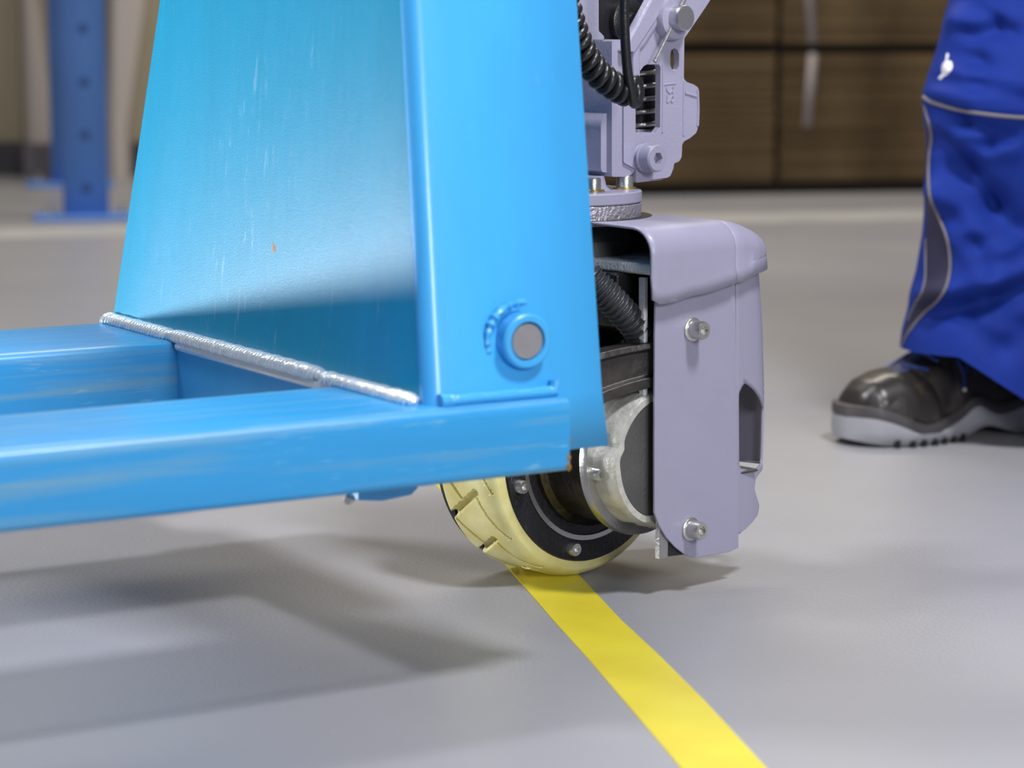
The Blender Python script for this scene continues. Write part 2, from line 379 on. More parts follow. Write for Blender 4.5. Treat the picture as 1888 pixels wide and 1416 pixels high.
# flattened cardboard bundles on a pallet
CB0 = floor_at(1215, 362); CB1 = floor_at(1700, 355)
yaw = math.atan2(CB1.y - CB0.y, CB1.x - CB0.x)
CF = Matrix.Translation((CB0.x, CB0.y + .02, 0)) @ Matrix.Rotation(yaw, 4, 'Z'); CI = CF.inverted()
def cp(px, py): return on_local(px, py, CI, 1, 0)
xs = cp(1432, 300).x; x0 = cp(1165, 300).x - .25; x1 = cp(1760, 300).x + .35
def bundle(xa, xb, za, zb, sheets, lab, strap=None, m2='card', deep=.56):
    xa += .008; xb -= .004
    o = CF @ Vector(((xa + xb) / 2, deep / 2, za))
    t = empty('cardboard_bundle', o, lab, 'cardboard', 'bundles of flat brown cardboard', yaw)
    mb = MB(); h = (zb - za) / sheets
    for k in range(sheets):
        j = random.uniform(-.0035, .0035); j2 = random.uniform(-.003, .003)
        box_(mb, (xa + j2, j, za + h * k + h * .05), (xb - .004 + j2, deep + j, za + h * (k + 1) - h * .07))
    s = obj('sheets', mb, M[m2], t, CF, kind='stuff')
    if strap:
        mb = MB(); (pa, pb) = strap; A = cp(*pa).x; B = cp(*pb).x; wd = .011
        ys = -.009
        pr = [(B, za), (A, zb)]
        rows = []
        for xx, zz in pr: rows.append([(xx - wd, ys, zz), (xx + wd, ys, zz)])
        rows = [[(A - wd, deep, zb + .001), (A + wd, deep, zb + .001)]] + [rows[1], rows[0]] + [[(B - wd, deep, za - .0005), (B + wd, deep, za - .0005)]]
        grid_(mb, rows); obj('strap', mb, M['strap'], t, CF, solid=.0012)
zz = {y: cp(1432, {82: 80, 97: 99}.get(y, y)).z for y in (-60, 82, 97, 230, 236, 334)}
bundle(x0, xs, zz[334], zz[236], 20, 'bundle of flat brown cardboard, lowest left of the stacks behind the pump head')
bundle(xs, x1, zz[334], zz[236], 20, 'bundle of flat brown cardboard, lowest right of the stacks, beside the trouser leg', m2='card')
bundle(x0, xs, zz[236] + .002, zz[97], 27, 'thicker bundle of flat brown cardboard, second layer, left half behind the grey pump head')
bundle(xs, x1, zz[236] + .002, zz[97], 27, 'thicker bundle of flat brown cardboard, second layer, with a white strap below the dark gap', ((1497, 97), (1486, 222)))
bundle(x0, xs, zz[82], zz[-60] + .1, 34, 'top left bundle of brown cardboard above the dark gap', m2='card')
bundle(xs, x1, zz[82], zz[-60] + .1, 34, 'top right bundle of brown cardboard above the dark gap with a slanting white strap', ((1482, -60), (1496, 84)))
pal = empty('pallet', CF @ Vector(((x0 + x1) / 2, .28, 0)), 'low wooden pallet, shade in its colour, under the cardboard bundles', 'pallet', rz=yaw)
ztop = zz[334]
for k in range(4):
    b = MB(); box_(b, (x0 + .01, .01 + k * .145, ztop - .014), (x1 - .01, .11 + k * .145, ztop - .001)); obj('board', b, M['wood'], pal, CF)
for k in range(3):
    b = MB(); box_(b, (x0 + .01, .0 + k * .22, 0), (x1 - .01, .1 + k * .22, .012)); obj('board', b, M['wood'], pal, CF)
for k in range(3):
    for j in range(3):
        xa = x0 + .06 + k * (x1 - x0 - .22) / 2
        b = MB(); box_(b, (xa, .03 + j * .2, .0122), (xa + .1, .13 + j * .2, ztop - .0145)); obj('block', b, M['wood'], pal, CF)
for k in range(3):
    b = MB(); y = .03 + k * .2; box_(b, (x0 + .02, y, zz[97] + .002), (x1 - .02, y + .08, zz[82] - .001))
    tag(obj('spacer_board', b, M['wood'], frame=CF), ('front', 'middle', 'rearmost')[k] + ' thin board, shade in its colour, lying in the gap between the cardboard layers', 'board', 'spacer boards between cardboard layers')

# ------------------------------------------------------------------ the blue pallet truck
TW = .558; TAU, LEAN = .062 / .26, .021 / .26          # side taper and backwards lean of the back plate per metre
truck = empty('pallet_truck', TF @ Vector((.05, TW / 2, 0)), 'blue electric pallet truck with lilac-grey drive head and yellow-tyred wheel on the tape', 'pallet truck', rz=math.atan2(.5185, .855))
ZF = .2000
def T(name, mb, m, parent=truck, **k): return obj(name, mb, m, parent, TF, **k)
def D(name, mb, m, parent=truck, **k): return obj(name, mb, m, parent, DF, **k)
# back plate bent round into the two side plates (one sheet)
def section(z, side_len):
    h = z - ZF; ty = TAU * h; lx = LEAN * h; r = .011; pts = []
    pts.append((side_len, ty))
    for k in range(7):
        a = PI / 2 * k / 6; pts.append((lx + r - r * math.sin(a), ty + r - r * math.cos(a)))
    yf = TW - ty * 1.0
    for k in range(1, 9): pts.append((lx, ty + r + (yf - ty - 2 * r) * k / 9))
    for k in range(7):
        a = PI / 2 * k / 6; pts.append((lx + .004 - .004 * math.cos(a), yf - .004 + .004 * math.sin(a)))
    pts.append((side_len, yf))
    return [(x, y, z) for x, y in pts]
zb = .1625; zs = [zb, ZF, .24, .30, .36, .42, .50, .60, .72]
def side_at(z): return .1388 + max(0, z - ZF) * .071
rows = [section(z, side_at(z)) for z in zs]
mb = MB(); grid_(mb, rows)
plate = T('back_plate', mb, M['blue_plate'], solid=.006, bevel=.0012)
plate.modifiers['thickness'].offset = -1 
# near side face as a thin skin over the sheet in a brighter blue, 0.5 mm proud
mb = MB(); rows = []
for z in zs:
    s = section(z, side_at(z)); rows.append([(x, y - .0006, zz_) for x, y, zz_ in s[:8]][::-1])
mb2 = MB(); grid_(mb2, rows)
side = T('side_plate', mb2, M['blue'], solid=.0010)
# weld seam between side plate and fork
A = tp(812, 757, -.004); B = tp(1022, 733, -.004)
pts = [A.lerp(B, k / 40) + Vector((0, 0, 0)) for k in range(41)]
for p in pts: p.z = ZF + .0035; p.y = -.003
pts.append(Vector((pts[-1].x + .002, -.002, ZF + .010)))
mb = MB(); tube_(mb, pts, lambda t: .0042 * (1 + .08 * math.sin(t * 140)) * (1.25 if t < .1 else 1), 10); T('weld_seam', mb, M['blue'], side)
# pin boss
pc = tp(960, 624, 0); pc.y = 0; mb = MB()
hz = pc.z - ZF; yb = TAU * hz
O = Vector((pc.x + .004, yb - .001, pc.z - .002))
lathe_(mb, [(.0190, -.002), (.0190, .011), (.0175, .0125), (.0138, .0125), (.0132, .0105), (.0132, .004)], O, (0, -1, 0), 48, True)
boss = T('pin_boss', mb, M['blue'], side)
mb = MB(); lathe_(mb, [(.0126, 0), (.0126, .0108), (.0119, .0116), (.0060, .0116), (.0002, .0114)], O, (0, -1, 0), 48); T('pin', mb, M['pin'], boss, label='turned bright steel pin end')
pts = [O + Vector((math.cos(a) * .026, -.001, math.sin(a) * .026)) for a in [R_(v) for v in range(80, 215, 6)]]
mb = MB(); tube_(mb, pts, lambda t: .003 * (1 + .35 * math.sin(t * 60)) * (1 - .6 * abs(t - .4)), 8); T('weld_seam', mb, M['blue'], boss)
# forks: rounded channel sections with sloping tips
def fork(y0, y1, lab):
    xh = .1035; xt = -1.12; mb = MB(); r = .009; zt = ZF; zb_ = .1485
    def sec(x, ya, yb_, za, zb2):
        q = round_poly([(ya, za), (yb_, za), (yb_, zb2), (ya, zb2)], [r * .6, r * .6, r, r], 5)
        return [(x, a, b) for a, b in q]
    rows = [sec(xh, y0, y1, zb_, zt)]
    for x in (.05, -.2, -.5, -.8, -.98): rows.append(sec(x, y0, y1, zb_, zt))
    rows.append(sec(-1.06, y0 + .008, y1 - .008, zb_ + .008, zt - .008)); rows.append(sec(xt, y0 + .04, y1 - .04, zb_ + .012, zt - .018))
    grid_(mb, rows, True); n = len(rows[0])
    mb.f.append(tuple(range(n))); k = len(mb.v); mb.f.append(tuple(range(k - n, k)))
    f = T('fork', mb, M['blue_fork'])
    yc = (y0 + y1) / 2
    w_ = MB(); lathe_(w_, [(.036, -.03), (.040, -.026), (.040, .026), (.036, .03)], (-.9, yc, .040), (0, 1, 0), 32); T('load_roller', w_, M['tyre'], f)
    w_ = MB()
    for s in (-1, 1): box_(w_, (-.915, yc + s * .037 - .003, .03), (-.80, yc + s * .037 + .003, .152))
    lathe_(w_, [(.008, -.045), (.008, .045)], (-.9, yc, .040), (0, 1, 0), 16); T('roller_bracket', w_, M['blue'], f)
    return f
fork_near = fork(-.015, .1235, 'n'); fork_far = fork(.400, TW - .002, 'f')
# cross bar between the fork heels with a rounded bright top edge
mb = MB(); q = round_poly([(-.006, .150), (.006, .150), (.006, ZF - .001), (-.006, ZF - .001)], [.001, .001, .004, .004], 4)
grid_(mb, [[(a - .002, y, b) for a, b in q] for y in (.120, .402)], True)
T('cross_bar', mb, M['blue'])
# weld bead ripples along the foot of the back plate
def bead(ya, yb_, r0, x0=-.004, zoff=0):
    n = int(abs(yb_ - ya) / .0005); rows = []; m = 12
    for i in range(n + 1):
        t = i / n; y = ya + (yb_ - ya) * t; e = min(1, t * 14, (1 - t) * 14) ** .5
        ph = i * .0005 / .0052; s = ph - math.floor(ph)
        rp = r0 * (.45 + .66 * math.sqrt(max(0, 1 - (2 * s - 1) ** 2))) * (.35 + .65 * e) * (1 + .12 * noise.noise(Vector((y * 90, 0, 3))))
        row = []
        for k in range(m):
            a = 2 * PI * k / m; bow = -.0012 * math.sin(a) if False else 0
            row.append((x0 + rp * 1.25 * math.cos(a) + 0, y + .0018 * math.sin(a + 2.2), ZF + zoff + .002 + rp * .85 * math.sin(a)))
        rows.append(row)
    b = MB(); grid_(b, rows, True); k = len(b.v); b.f.append(tuple(range(m))); b.f.append(tuple(range(k - m, k)))
    return T('weld_bead', b, M['weld'], plate, angle=60, label='bright silvery rippled weld bead')
bead(.010, .150, .0062); bead(.142, .425, .0062, -.0045, .0015); bead(.415, TW + .004, .0068)
mb = MB(); tube_(mb, [(-.0075, .128 + .27 * k / 30, ZF - .0035) for k in range(31)], .0036, 10); T('bright_edge', mb, M['weld'], plate)
# chipped rusty edges: little flakes along the plate corner and the fork end
random.seed(3)
for (xa, za), (xb, zb3), yy in (((.1375, .1665), (.1380, .196), -.0016), ((.1035, .150), (.1036, .176), -.0155)):
    mb = MB()
    for k in range(16):
        t = random.random() ** 1.6; cx_ = xa + (xb - xa) * t + random.uniform(-.002, .0002); cz_ = za + (zb3 - za) * t; rr_k = random.uniform(.0004, .0013) * (1.2 - t)
        pts = [(cx_ + rr_k * random.uniform(.6, 1.3) * math.cos(a * PI / 3), cz_ + 1.5 * rr_k * random.uniform(.6, 1.3) * math.sin(a * PI / 3)) for a in range(6)]
        prism_(mb, pts, 1, yy - .0001, yy + .0006)
    T('rust_chips', mb, M['rust'], side if yy > -.01 else fork_near, kind='stuff', label='orange rust chips')
# lever plate and stub under the near fork heel
g = [tp(px, py, .05) for px, py in ((655, 885), (655, 921), (700, 922), (752, 911), (765, 898), (765, 880))]
mb = MB(); prism_(mb, [(p.x, p.z) for p in g], 1, .045, .056); T('lever_plate', mb, M['blue'], bevel=.001)
a_ = tp(655, 918, .045); mb = MB(); lathe_(mb, [(.0028, 0), (.0034, .001), (.0034, .006), (.0026, .007)], a_ + Vector((-.002, .002, 0)), (-.75, -.6, -.1), 16); T('stub', mb, M['silver'], label='bright metal stub end')
# chassis box behind the back plate, holding steering head and drive unit
mb = MB(); prism_(mb, round_poly([(.03, .10), (.118, .16), (.118, .44), (.03, .46)], .01), 2, .31, .70); T('battery_box', mb, M['blue'], bevel=.004)
mb = MB(); box_(mb, (.02, .13, .215), (.15, .43, .262)); T('chassis_beam', mb, M['blackmetal'], bevel=.004)

# ------------------------------------------------------------------ drive wheel (drive frame: x along axle towards camera right, y rolling direction)
RW = .111; WID = .0655; RING = .0977
mb = MB(); NT, NP = 720, 56; rows = []; NB = 7
prof = []   # across the tyre: x from far edge to near edge
def tyre_r(x):
    u = (x + WID) / WID              # 0 far .. 1 near
    r = RW
    if u < .10: r -= .006 * (1 - math.sqrt(max(0, 1 - (1 - u / .10) ** 2)))
    if u > .72: r -= .0125 * (1 - math.sqrt(max(0, 1 - ((u - .72) / .28) ** 2)))
    return r
def tri(t): t = t - math.floor(t); return 4 * abs(t - .5) - 1
def groove(th, u):
    f = (math.degrees(th) + 164.6) % 24.0; d = 0; mmd = RW * 1000 * PI / 180; U = WID * 1000
    for k in (-1, 0, 1):
        t = f + 24 * k
        for (t0, u0), (t1, u1), hwid, dep in (((0, .66), (15, .02), 2.5, .0058), ((0, .64), (24, .90), .9, .0036), ((15, .10), (29, .40), .9, .0036)):
            ax, ay, bx, by, px_, py_ = t0 * mmd, u0 * U, t1 * mmd, u1 * U, t * mmd, u * U
            dx, dy = bx - ax, by - ay; q = max(0, min(1, ((px_ - ax) * dx + (py_ - ay) * dy) / (dx * dx + dy * dy)))
            e = math.hypot(px_ - ax - q * dx, py_ - ay - q * dy) / hwid
            if e < 1.25: d = max(d, dep * (1 if e < .7 else max(0, 1 - ((e - .7) / .55) ** 2)))
    return d
for j in range(NP + 1):
    u = j / NP; x = -WID + WID * u; row = []
    rb = tyre_r(x)
    for i in range(NT):
        th = 2 * PI * i / NT; r = rb - groove(th, u)
        row.append((x, r * math.cos(th), RW + r * math.sin(th)))
    rows.append(row)
def ringrow(x, r): return [(x, r * math.cos(2 * PI * i / NT), RW + r * math.sin(2 * PI * i / NT)) for i in range(NT)]
rows = [ringrow(-WID, .085), ringrow(-WID - .001, .100)] + rows + [ringrow(.001, RING - .0005), ringrow(-.001, RING - .006), ringrow(-.004, .085)]
grid_(mb, rows, True)
wheel = D('tyre', mb, M['tyre'], angle=50, label='cream-yellow tyre with zigzag tread grooves')
mb = MB(); lathe_(mb, [(.070, -.002), (RING - .003, -.002), (RING - .0008, .0005), (RING - .002, .0030), (.0790, .0034), (.0785, .0015), (.0745, .0015), (.0740, .0030), (.058, .0030)], (0, 0, RW), (1, 0, 0), 96); D('hub_ring', mb, M['blackmetal'], wheel, angle=25)
mb = MB(); lathe_(mb, [(.0745, .0012), (.0745, .0040), (.0785, .0040), (.0785, .0012)], (0, 0, RW), (1, 0, 0), 96, False); D('bright_ring', mb, M['machined'], wheel)
mb = MB(); lathe_(mb, [(.03, -WID - .005), (.1068, -WID - .005), (.1068, -WID + .002), (.03, -WID + .002)], (0, 0, RW), (1, 0, 0), 96); D('rim', mb, M['blackmetal'], wheel)
def on_drive(px, py, d): return dp(px, py, d)
s1 = dp(957, 897, .004); s2 = dp(1054, 1011, .004); ang1 = math.atan2(s1.z - RW, s1.y); ang2 = math.atan2(s2.z - RW, s2.y)
rs = (math.hypot(s1.z - RW, s1.y) + math.hypot(s2.z - RW, s2.y)) / 2
for k in range(round(2 * PI / abs(ang2 - ang1))):
    a = ang1 + k * (ang2 - ang1)
    mb = MB(); socket_screw_(mb, (.003, rs * math.cos(a), RW + rs * math.sin(a)), (1, 0, 0), .0056, .0072, .5); D('socket_screw', mb, M['silver'], wheel)
# gearbox barrel, flange and motor bell
FD = .0585; FR = .0655
mb = MB(); lathe_(mb, [(.066, .000), (.066, .008), (.0615, .012), (.060, .020), (.0590, FD - .012), (.0590, FD - .001)], (0, 0, RW), (1, 0, 0), 80); D('gearbox_barrel', mb, M['grease'], angle=25)
mb = MB(); lathe_(mb, [(.055, FD - .004), (FR, FD - .004), (FR + .0003, FD), (FR - .0006, FD + .0035), (.050, FD + .0035)], (0, 0, RW), (1, 0, 0), 96); flange = D('motor_flange', mb, M['machined'], angle=25)
mb = MB(); NN = 96
prof = [(.0570, FD + .003), (.0565, FD + .010), (.0555, FD + .021), (.0540, FD + .0255), (.0490, FD + .0255), (.0480, FD + .022)]
rows = []
for r, h in prof:
    row = []
    for i in range(NN):
        a = 2 * PI * i / NN; k = 1
        dd = (a - ang1 - R_(14) + PI) % (PI / 2) - PI / 4
        k = 1 - .05 * math.exp(-(dd / .09) ** 2) + .02 * math.exp(-((dd - .22) / .1) ** 2)
        row.append((h, r * k * math.cos(a), RW + r * k * math.sin(a)))
    rows.append(row)
grid_(mb, rows, True); bell = D('motor_bell', mb, M['cast'], angle=30)
M['bracket'] = mat('lit_cast_bracket', (.80, .81, .84, 1), .42, .15, .6, 420, -.25, 60)  # very pale base colour stands in for light reaching the bracket
bell.data.materials[0] = mat('pale_cast_bell', (.62, .61, .56, 1), .45, .35, .5, 240, -.3, 60)
mb = MB(); lathe_(mb, [(.049, FD), (.049, FD + .023), (.0475, FD + .0245), (.0002, FD + .0245)], (0, 0, RW), (1, 0, 0), 64); D('motor_end_face', mb, M['darkgrey'], bell, angle=30)
p = dp(1096, 873, FD + .0035)
mb = MB(); socket_screw_(mb, (FD + .003, p.y, p.z), (1, 0, 0), .0052, .0085, .55); D('socket_screw', mb, M['silver'], flange)
for da in (PI / 2, PI, 3 * PI / 2):
    a = math.atan2(p.z - RW, p.y) + da; r = math.hypot(p.z - RW, p.y)
    mb = MB(); socket_screw_(mb, (FD + .003, r * math.cos(a), RW + r * math.sin(a)), (1, 0, 0), .0052, .0085, .55); D('socket_screw', mb, M['silver'], flange)

# black curved bumper bar across the front of the wheel
def dline(pts, d): return [dp(px, py, d) for px, py in pts]
top_ = [(1085, 655), (1110, 649), (1150, 640), (1185, 634), (1215, 630)]
bot_ = [(1085, 762), (1110, 746), (1150, 730), (1185, 719), (1215, 712)]
Tt = smooth_pts([dp(*q, .088 - .012 * (4 - i) / 4 * 2) for i, q in enumerate(top_)], 6); Bt = smooth_pts([dp(*q, .088 - .012 * (4 - i) / 4 * 2) for i, q in enumerate(bot_)], 6)
mb = MB(); rows = []
for a, b in zip(Tt, Bt):
    X = Vector((1, 0, 0)); h = b - a
    rows.append([a - X * .016, a + X * .001, a + X * .002 + h * .13, a - X * .003 + h * .2, a - X * .003 + h * .72, a + X * .002 + h * .76, a + X * .001 + h * .99, a - X * .016 + h])
grid_(mb, rows, True); k = len(mb.v); mb.f.append(tuple(range(8))); mb.f.append(tuple(range(k - 8, k)))
D('bumper_bar', mb, M['arm'], bevel=.0012, angle=25)
# corrugated hose above it
hp = smooth_pts([dp(px, py, dd) for px, py, dd in ((1085, 510, .055), (1106, 532, .06), (1130, 556, .065), (1155, 583, .068), (1178, 612, .068), (1192, 650, .066), (1196, 690, .06))], 40)
n = len(hp); Ltot = sum((hp[i + 1] - hp[i]).length for i in range(n - 1))
mb = MB(); tube_(mb, hp, lambda t: .0106 + .0019 * max(-.8, math.cos(t * Ltot / .0052 * 2 * PI)), 24); D('corrugated_hose', mb, M['hose'], angle=180)
mb = MB(); box_(mb, (-.10, .060, .19), (.085, .066, .292)); D('black_backing', mb, M['black'])  # black sheet added behind the opening to make its inside dark
# cast bracket under the cap
g = [dp(px, py, .085) for px, py in ((1080, 470), (1140, 480), (1206, 486), (1206, 508), (1140, 501), (1080, 495))]
mb = MB(); prism_(mb, [(p.y, p.z) for p in g], 0, .045, .088)
# long side goes back towards the steering axis
g2 = [dp(1206, 486, .088), dp(1206, 507, .088)]
yb0 = g2[0].y - .006; yb1 = yb0 + .075; zt_ = g2[0].z; zb_ = g2[1].z
mb = MB(); box_(mb, (-.09, yb0, zb_), (.0900, yb1, zt_)); head = D('cast_bracket', mb, M['bracket'], bevel=.0025)
mb = MB(); lathe_(mb, [(.058, zt_ - .002), (.058, zt_ + .012), (.050, zt_ + .02), (.045, .295)], (-.033, 0.0, 0), (0, 0, 1), 48); D('bearing_housing', mb, M['darkgrey'], head)
mb = MB(); prism_(mb, round_poly([(yb0 + .004, .190), (yb0 + .012, .190), (yb0 + .012, zb_ + .003), (yb0 + .004, zb_ + .003)], .001), 0, .05, .052); 
# bright U strap beside the cover
sp = smooth_pts([dp(px, py, .080) for px, py in ((1191, 512), (1191, 640), (1191, 740), (1191, 800), (1194, 828), (1203, 845), (1218, 855))], 8)
mb = MB(); rows = []
for i, p in enumerate(sp):
    t = (sp[min(i + 1, len(sp) - 1)] - sp[max(i - 1, 0)]).normalized(); nn = Vector((0, -t.z, t.y)) * .0021
    rows.append([p + nn, p + nn + Vector((-.006, 0, 0)), p - nn + Vector((-.006, 0, 0)), p - nn])
grid_(mb, rows, True); mb.f.append((0, 1, 2, 3)); k = len(mb.v); mb.f.append((k - 4, k - 3, k - 2, k - 1))
D('bright_strap', mb, M['bracket'], bevel=.0005)
# wheel fork legs holding the axle, dark housing behind the cover
mb = MB(); box_(mb, (.066, .0, .06), (.092, .055, .26)); D('motor_carrier', mb, M['black'], bevel=.003)
mb = MB(); box_(mb, (.0, -.030, .215), (.060, .052, zb_)); D('controller_box', mb, M['black'], bevel=.003)

# ------------------------------------------------------------------ lilac cover: top cap sheet and lower sheet
CD = .099
path = [(-.032, CD), (0, CD), (.03, CD), (.058, CD), (.0645, CD - .0006), (.0672, CD - .0024), (.0705, CD - .0012), (.076, CD - .0012), (.084, CD - .0028), (.100, CD - .006), (.114, CD - .0115), (.123, CD - .019), (.128, CD - .031), (.129, CD - .06), (.127, CD - .12)]
def path_shrink(k): 
    P_ = [Vector((d, y)) for y, d in path]; out = []
    for i, p in enumerate(P_):
        t = (P_[min(i + 1, len(P_) - 1)] - P_[max(i - 1, 0)]).normalized(); n = Vector((t.y, -t.x)); out.append(p - n * k)
    return [(q.y, q.x) for q in out]
bl = [dp(px, py, CD) for px, py in ((1210, 562), (1240, 556), (1285, 543), (1330, 531), (1357, 521))]
def zlow(y):
    pts = [(p.y, p.z) for p in bl]
    if y <= pts[0][0]: return pts[0][1] + .004
    for (a, b), (c, d) in zip(pts, pts[1:]):
        if y <= c: return b + (d - b) * (y - a) / (c - a)
    return pts[-1][1] + .0075 * min(1, (y - pts[-1][0]) / .05)
ZT = .2965
capo = Vector((-.033, 0, ZT))
mb = MB(); rows = []
sub = []
for (y0, d0), (y1, d1) in zip(path, path[1:]):
    for k in range(4): sub.append((y0 + (y1 - y0) * k / 4, d0 + (d1 - d0) * k / 4))
sub.append(path[-1])
for y, d in sub:
    zt = ZT - .0015 * max(0, (y - .06) / .045) ** 2 * 3; zl = zlow(y) + .0005 * math.sin(y * 150)
    f = max(0, min(1, (y - .06) / .045)); lean = .012 * f
    # direction from outer skin towards the axis
    end = Vector((-.035, min(y, .06)))
    o = Vector((d, y)); dr = (end - o).normalized()
    R = .021
    row = [(d + .0015, y + lean * 0, zl), (d + .001, y, zl + .010), (d, y, (zl + zt - R) / 2), (d, y, zt - R)]
    for k in range(1, 8):
        a = PI / 2 * k / 7; q = o + dr * ((R + lean) * (1 - math.cos(a))); row.append((q.x, q.y, zt - R + R * math.sin(a)))
    for k in range(1, 9):
        q0 = o + dr * (R + lean); q = q0.lerp(end, k / 8); row.append((q.x, q.y, zt + .001 * math.sin(k / 8 * PI)))
    rows.append(row)
grid_(mb, rows)
cap_ = D('cover_cap', mb, M['lilac'], solid=.0022, angle=45)
# flat roof part going on behind to the far side
mb = MB(); prism_(mb, round_poly([(-.12, -.032), (-.03, -.032), (-.03, .062), (-.05, .085), (-.12, .085)], .008), 2, ZT - .0012, ZT + .0010); D('cover_roof', mb, M['lilac'], cap_)
mb = MB(); lathe_(mb, [(.060, 0), (.0735, 0), (.0745, .0012), (.0735, .0022), (.060, .0022)], (-.033, 0, ZT), (0, 0, 1), 64, False); D('gap_shade_ring', mb, M['rubber'], cap_)  # flat black ring standing in for the shaded gap round the column
# front sheet, rounded at its lower left
o = [(1210, 540), (1208, 620), (1207, 820), (1207, 945), (1215, 968), (1228, 990), (1245, 1009), (1262, 1022), (1280, 1029), (1345, 1018), (1362, 1010), (1362, 990), (1358, 700), (1356, 515)]
q = [dp(px, py, CD - .0055) for px, py in o]; mb = MB(); prism_(mb, [(p.y, p.z) for p in q], 0, CD - .0078, CD - .0055); front = D('front_sheet', mb, M['lilac'], bevel=.0006)
for px, py in ((1276, 607), (1272, 975)):
    p = dp(px, py, CD - .0055); mb = MB(); socket_screw_(mb, (CD - .0055, p.y, p.z), (1, 0, 0), .0074, .0135, .56, .4, 30, .0096)
    D('socket_screw', mb, M['silver'], front)
# side sheet curving away, with a scooped opening
ins = path_shrink(.0058)
Pp = [Vector((d, y)) for y, d in ins]; cum = [0]
for a, b in zip(Pp, Pp[1:]): cum.append(cum[-1] + (b - a).length)
def along(s):
    for i in range(len(cum) - 1):
        if s <= cum[i + 1] or i == len(cum) - 2:
            t = (s - cum[i]) / (cum[i + 1] - cum[i]); q = Pp[i].lerp(Pp[i + 1], t)
            k = interp([(500, .99), (600, 1.10), (720, 1.17), (820, 1.16), (980, 1.12)], BUL[0]); q.y = .066 + (q.y - .066) * (k if q.y > .066 else 1); return q
BUL = [700]
def s_of(px, py):       # arc length where the pixel's ray meets the curved sheet
    best = None; BUL[0] = py
    for i in range(0, 700):
        s = .085 + i * .0002
        c = along(s); pr = proj_local(c.x, c.y, py)
        if best is None or abs(pr - px) < best[0]: best = (abs(pr - px), s)
        if pr > px: break
    return best[1]
def proj_world(p):
    q = p - CAM; z = q.y * math.cos(TILT) - q.z * math.sin(TILT); u = q.y * math.sin(TILT) + q.z * math.cos(TILT)
    return 944 + FPX * q.x / z, 708 - FPX * u / z
def proj_local(d, y, py):
    # column x at given height: solve z for py by two steps
    z = .2
    for _ in range(3):
        X, Y = proj_world(DF @ Vector((d, y, z))); z += (Y - py) / 2270
    return proj_world(DF @ Vector((d, y, z)))[0]
def z_of(s, py):
    BUL[0] = py; c = along(s); z = .2
    for _ in range(3):
        X, Y = proj_world(DF @ Vector((c.x, c.y, z))); z += (Y - py) / 2270
    return z
right = [(505, 1422), (600, 1422), (700, 1422), (850, 1422), (862, 1409), (872, 1398), (884, 1391), (900, 1389), (915, 1393), (932, 1398), (948, 1395), (962, 1386), (974, 1374), (984, 1362)]
hl = [(712, 1368), (740, 1360.5), (800, 1361), (864, 1362)]
hr = [(706, 1376), (716, 1388), (732, 1399), (752, 1407), (775, 1411), (800, 1413), (822, 1409), (840, 1405), (850, 1403), (862, 1398), (868, 1385), (864, 1364)]
def interp(tab, y):
    if y <= tab[0][0]: return tab[0][1]
    for (a, b), (c, d) in zip(tab, tab[1:]):
        if y <= c: return b + (d - b) * (y - a) / (c - a)
    return tab[-1][1]
smax = cum[-2]; 
def sright(py):
    X = interp(right, py); return smax if X > 1420 else s_of(X, py)
def sheet(y0, y1, fa, fb, n, m=14):
    rows = []
    for i in range(n + 1):
        py = y0 + (y1 - y0) * i / n; a, b = fa(py), fb(py); row = []
        for k in range(m + 1):
            s = a + (b - a) * k / m; BUL[0] = py; c = along(s); row.append((c.x, c.y, z_of(s, py)))
        rows.append(row)
    return rows
sL = s_of(1355, 700)
HLt = [(706, 1372), (712, 1367), (725, 1361), (740, 1360.5), (858, 1361.5), (864, 1364), (868, 1384)]
HRt = [(706, 1373), (712, 1382), (720, 1391), (732, 1399), (752, 1407), (775, 1411), (800, 1413), (822, 1410), (840, 1406), (855, 1403), (862, 1398), (868, 1385)]
HL = lambda y: s_of(interp(HLt, y), y)
HR = lambda y: s_of(interp(HRt, y), y)
mb = MB(); pyr = [497 + 209 * i / 20 for i in range(21)] + [706 + 162 * i / 36 for i in range(1, 37)] + [868 + 116 * i / 28 for i in range(1, 29)]
rows = []
for py in pyr:
    a, b, c, d = sL, HL(min(max(py, 706.01), 867.9)), HR(min(max(py, 706.01), 867.9)), sright(py)
    b = min(b, a + (d - a) * .6) if py > 868 else b; c = min(c, a + (d - a) * .85) if py > 868 else c
    c = min(c, d - .0006)
    ss = [a + (b - a) * k / 3 for k in range(3)] + [b + (c - b) * k / 8 for k in range(8)] + [c + (d - c) * k / 9 for k in range(10)]
    row = []
    for q in ss: BUL[0] = py; cc_ = along(q); row.append((cc_.x, cc_.y, z_of(q, py)))
    rows.append(row)
n_ = len(rows[0]); mb.v = [Vector(p) for rw in rows for p in rw]
for i, (pa, pb) in enumerate(zip(pyr, pyr[1:])):
    for k in range(n_ - 1):
        if 3 <= k < 11 and pa >= 705.9 and pb <= 868.1: continue
        mb.f.append((i * n_ + k, i * n_ + k + 1, (i + 1) * n_ + k + 1, (i + 1) * n_ + k))
sidec = D('side_sheet', mb, M['lilac'], solid=.002, angle=40)
# dark cast pocket behind the opening
mb = MB(); pr = [(.0720, .072), (.066, .082), (.058, .090), (.047, .095), (.036, .096)]
rows = [[(d, y, z) for d, y in [(.088, .066), (.080, .066)] + pr] for z in (.062, .10, .13, .16, .19)]
grid_(mb, rows); D('cast_pocket', mb, M['darkgrey'], sidec, solid=.003, angle=50)
mb = MB(); box_(mb, (.030, .062, .0880), (.092, .105, .0905)); D('pocket_floor', mb, M['darkgrey'], sidec, bevel=.002)
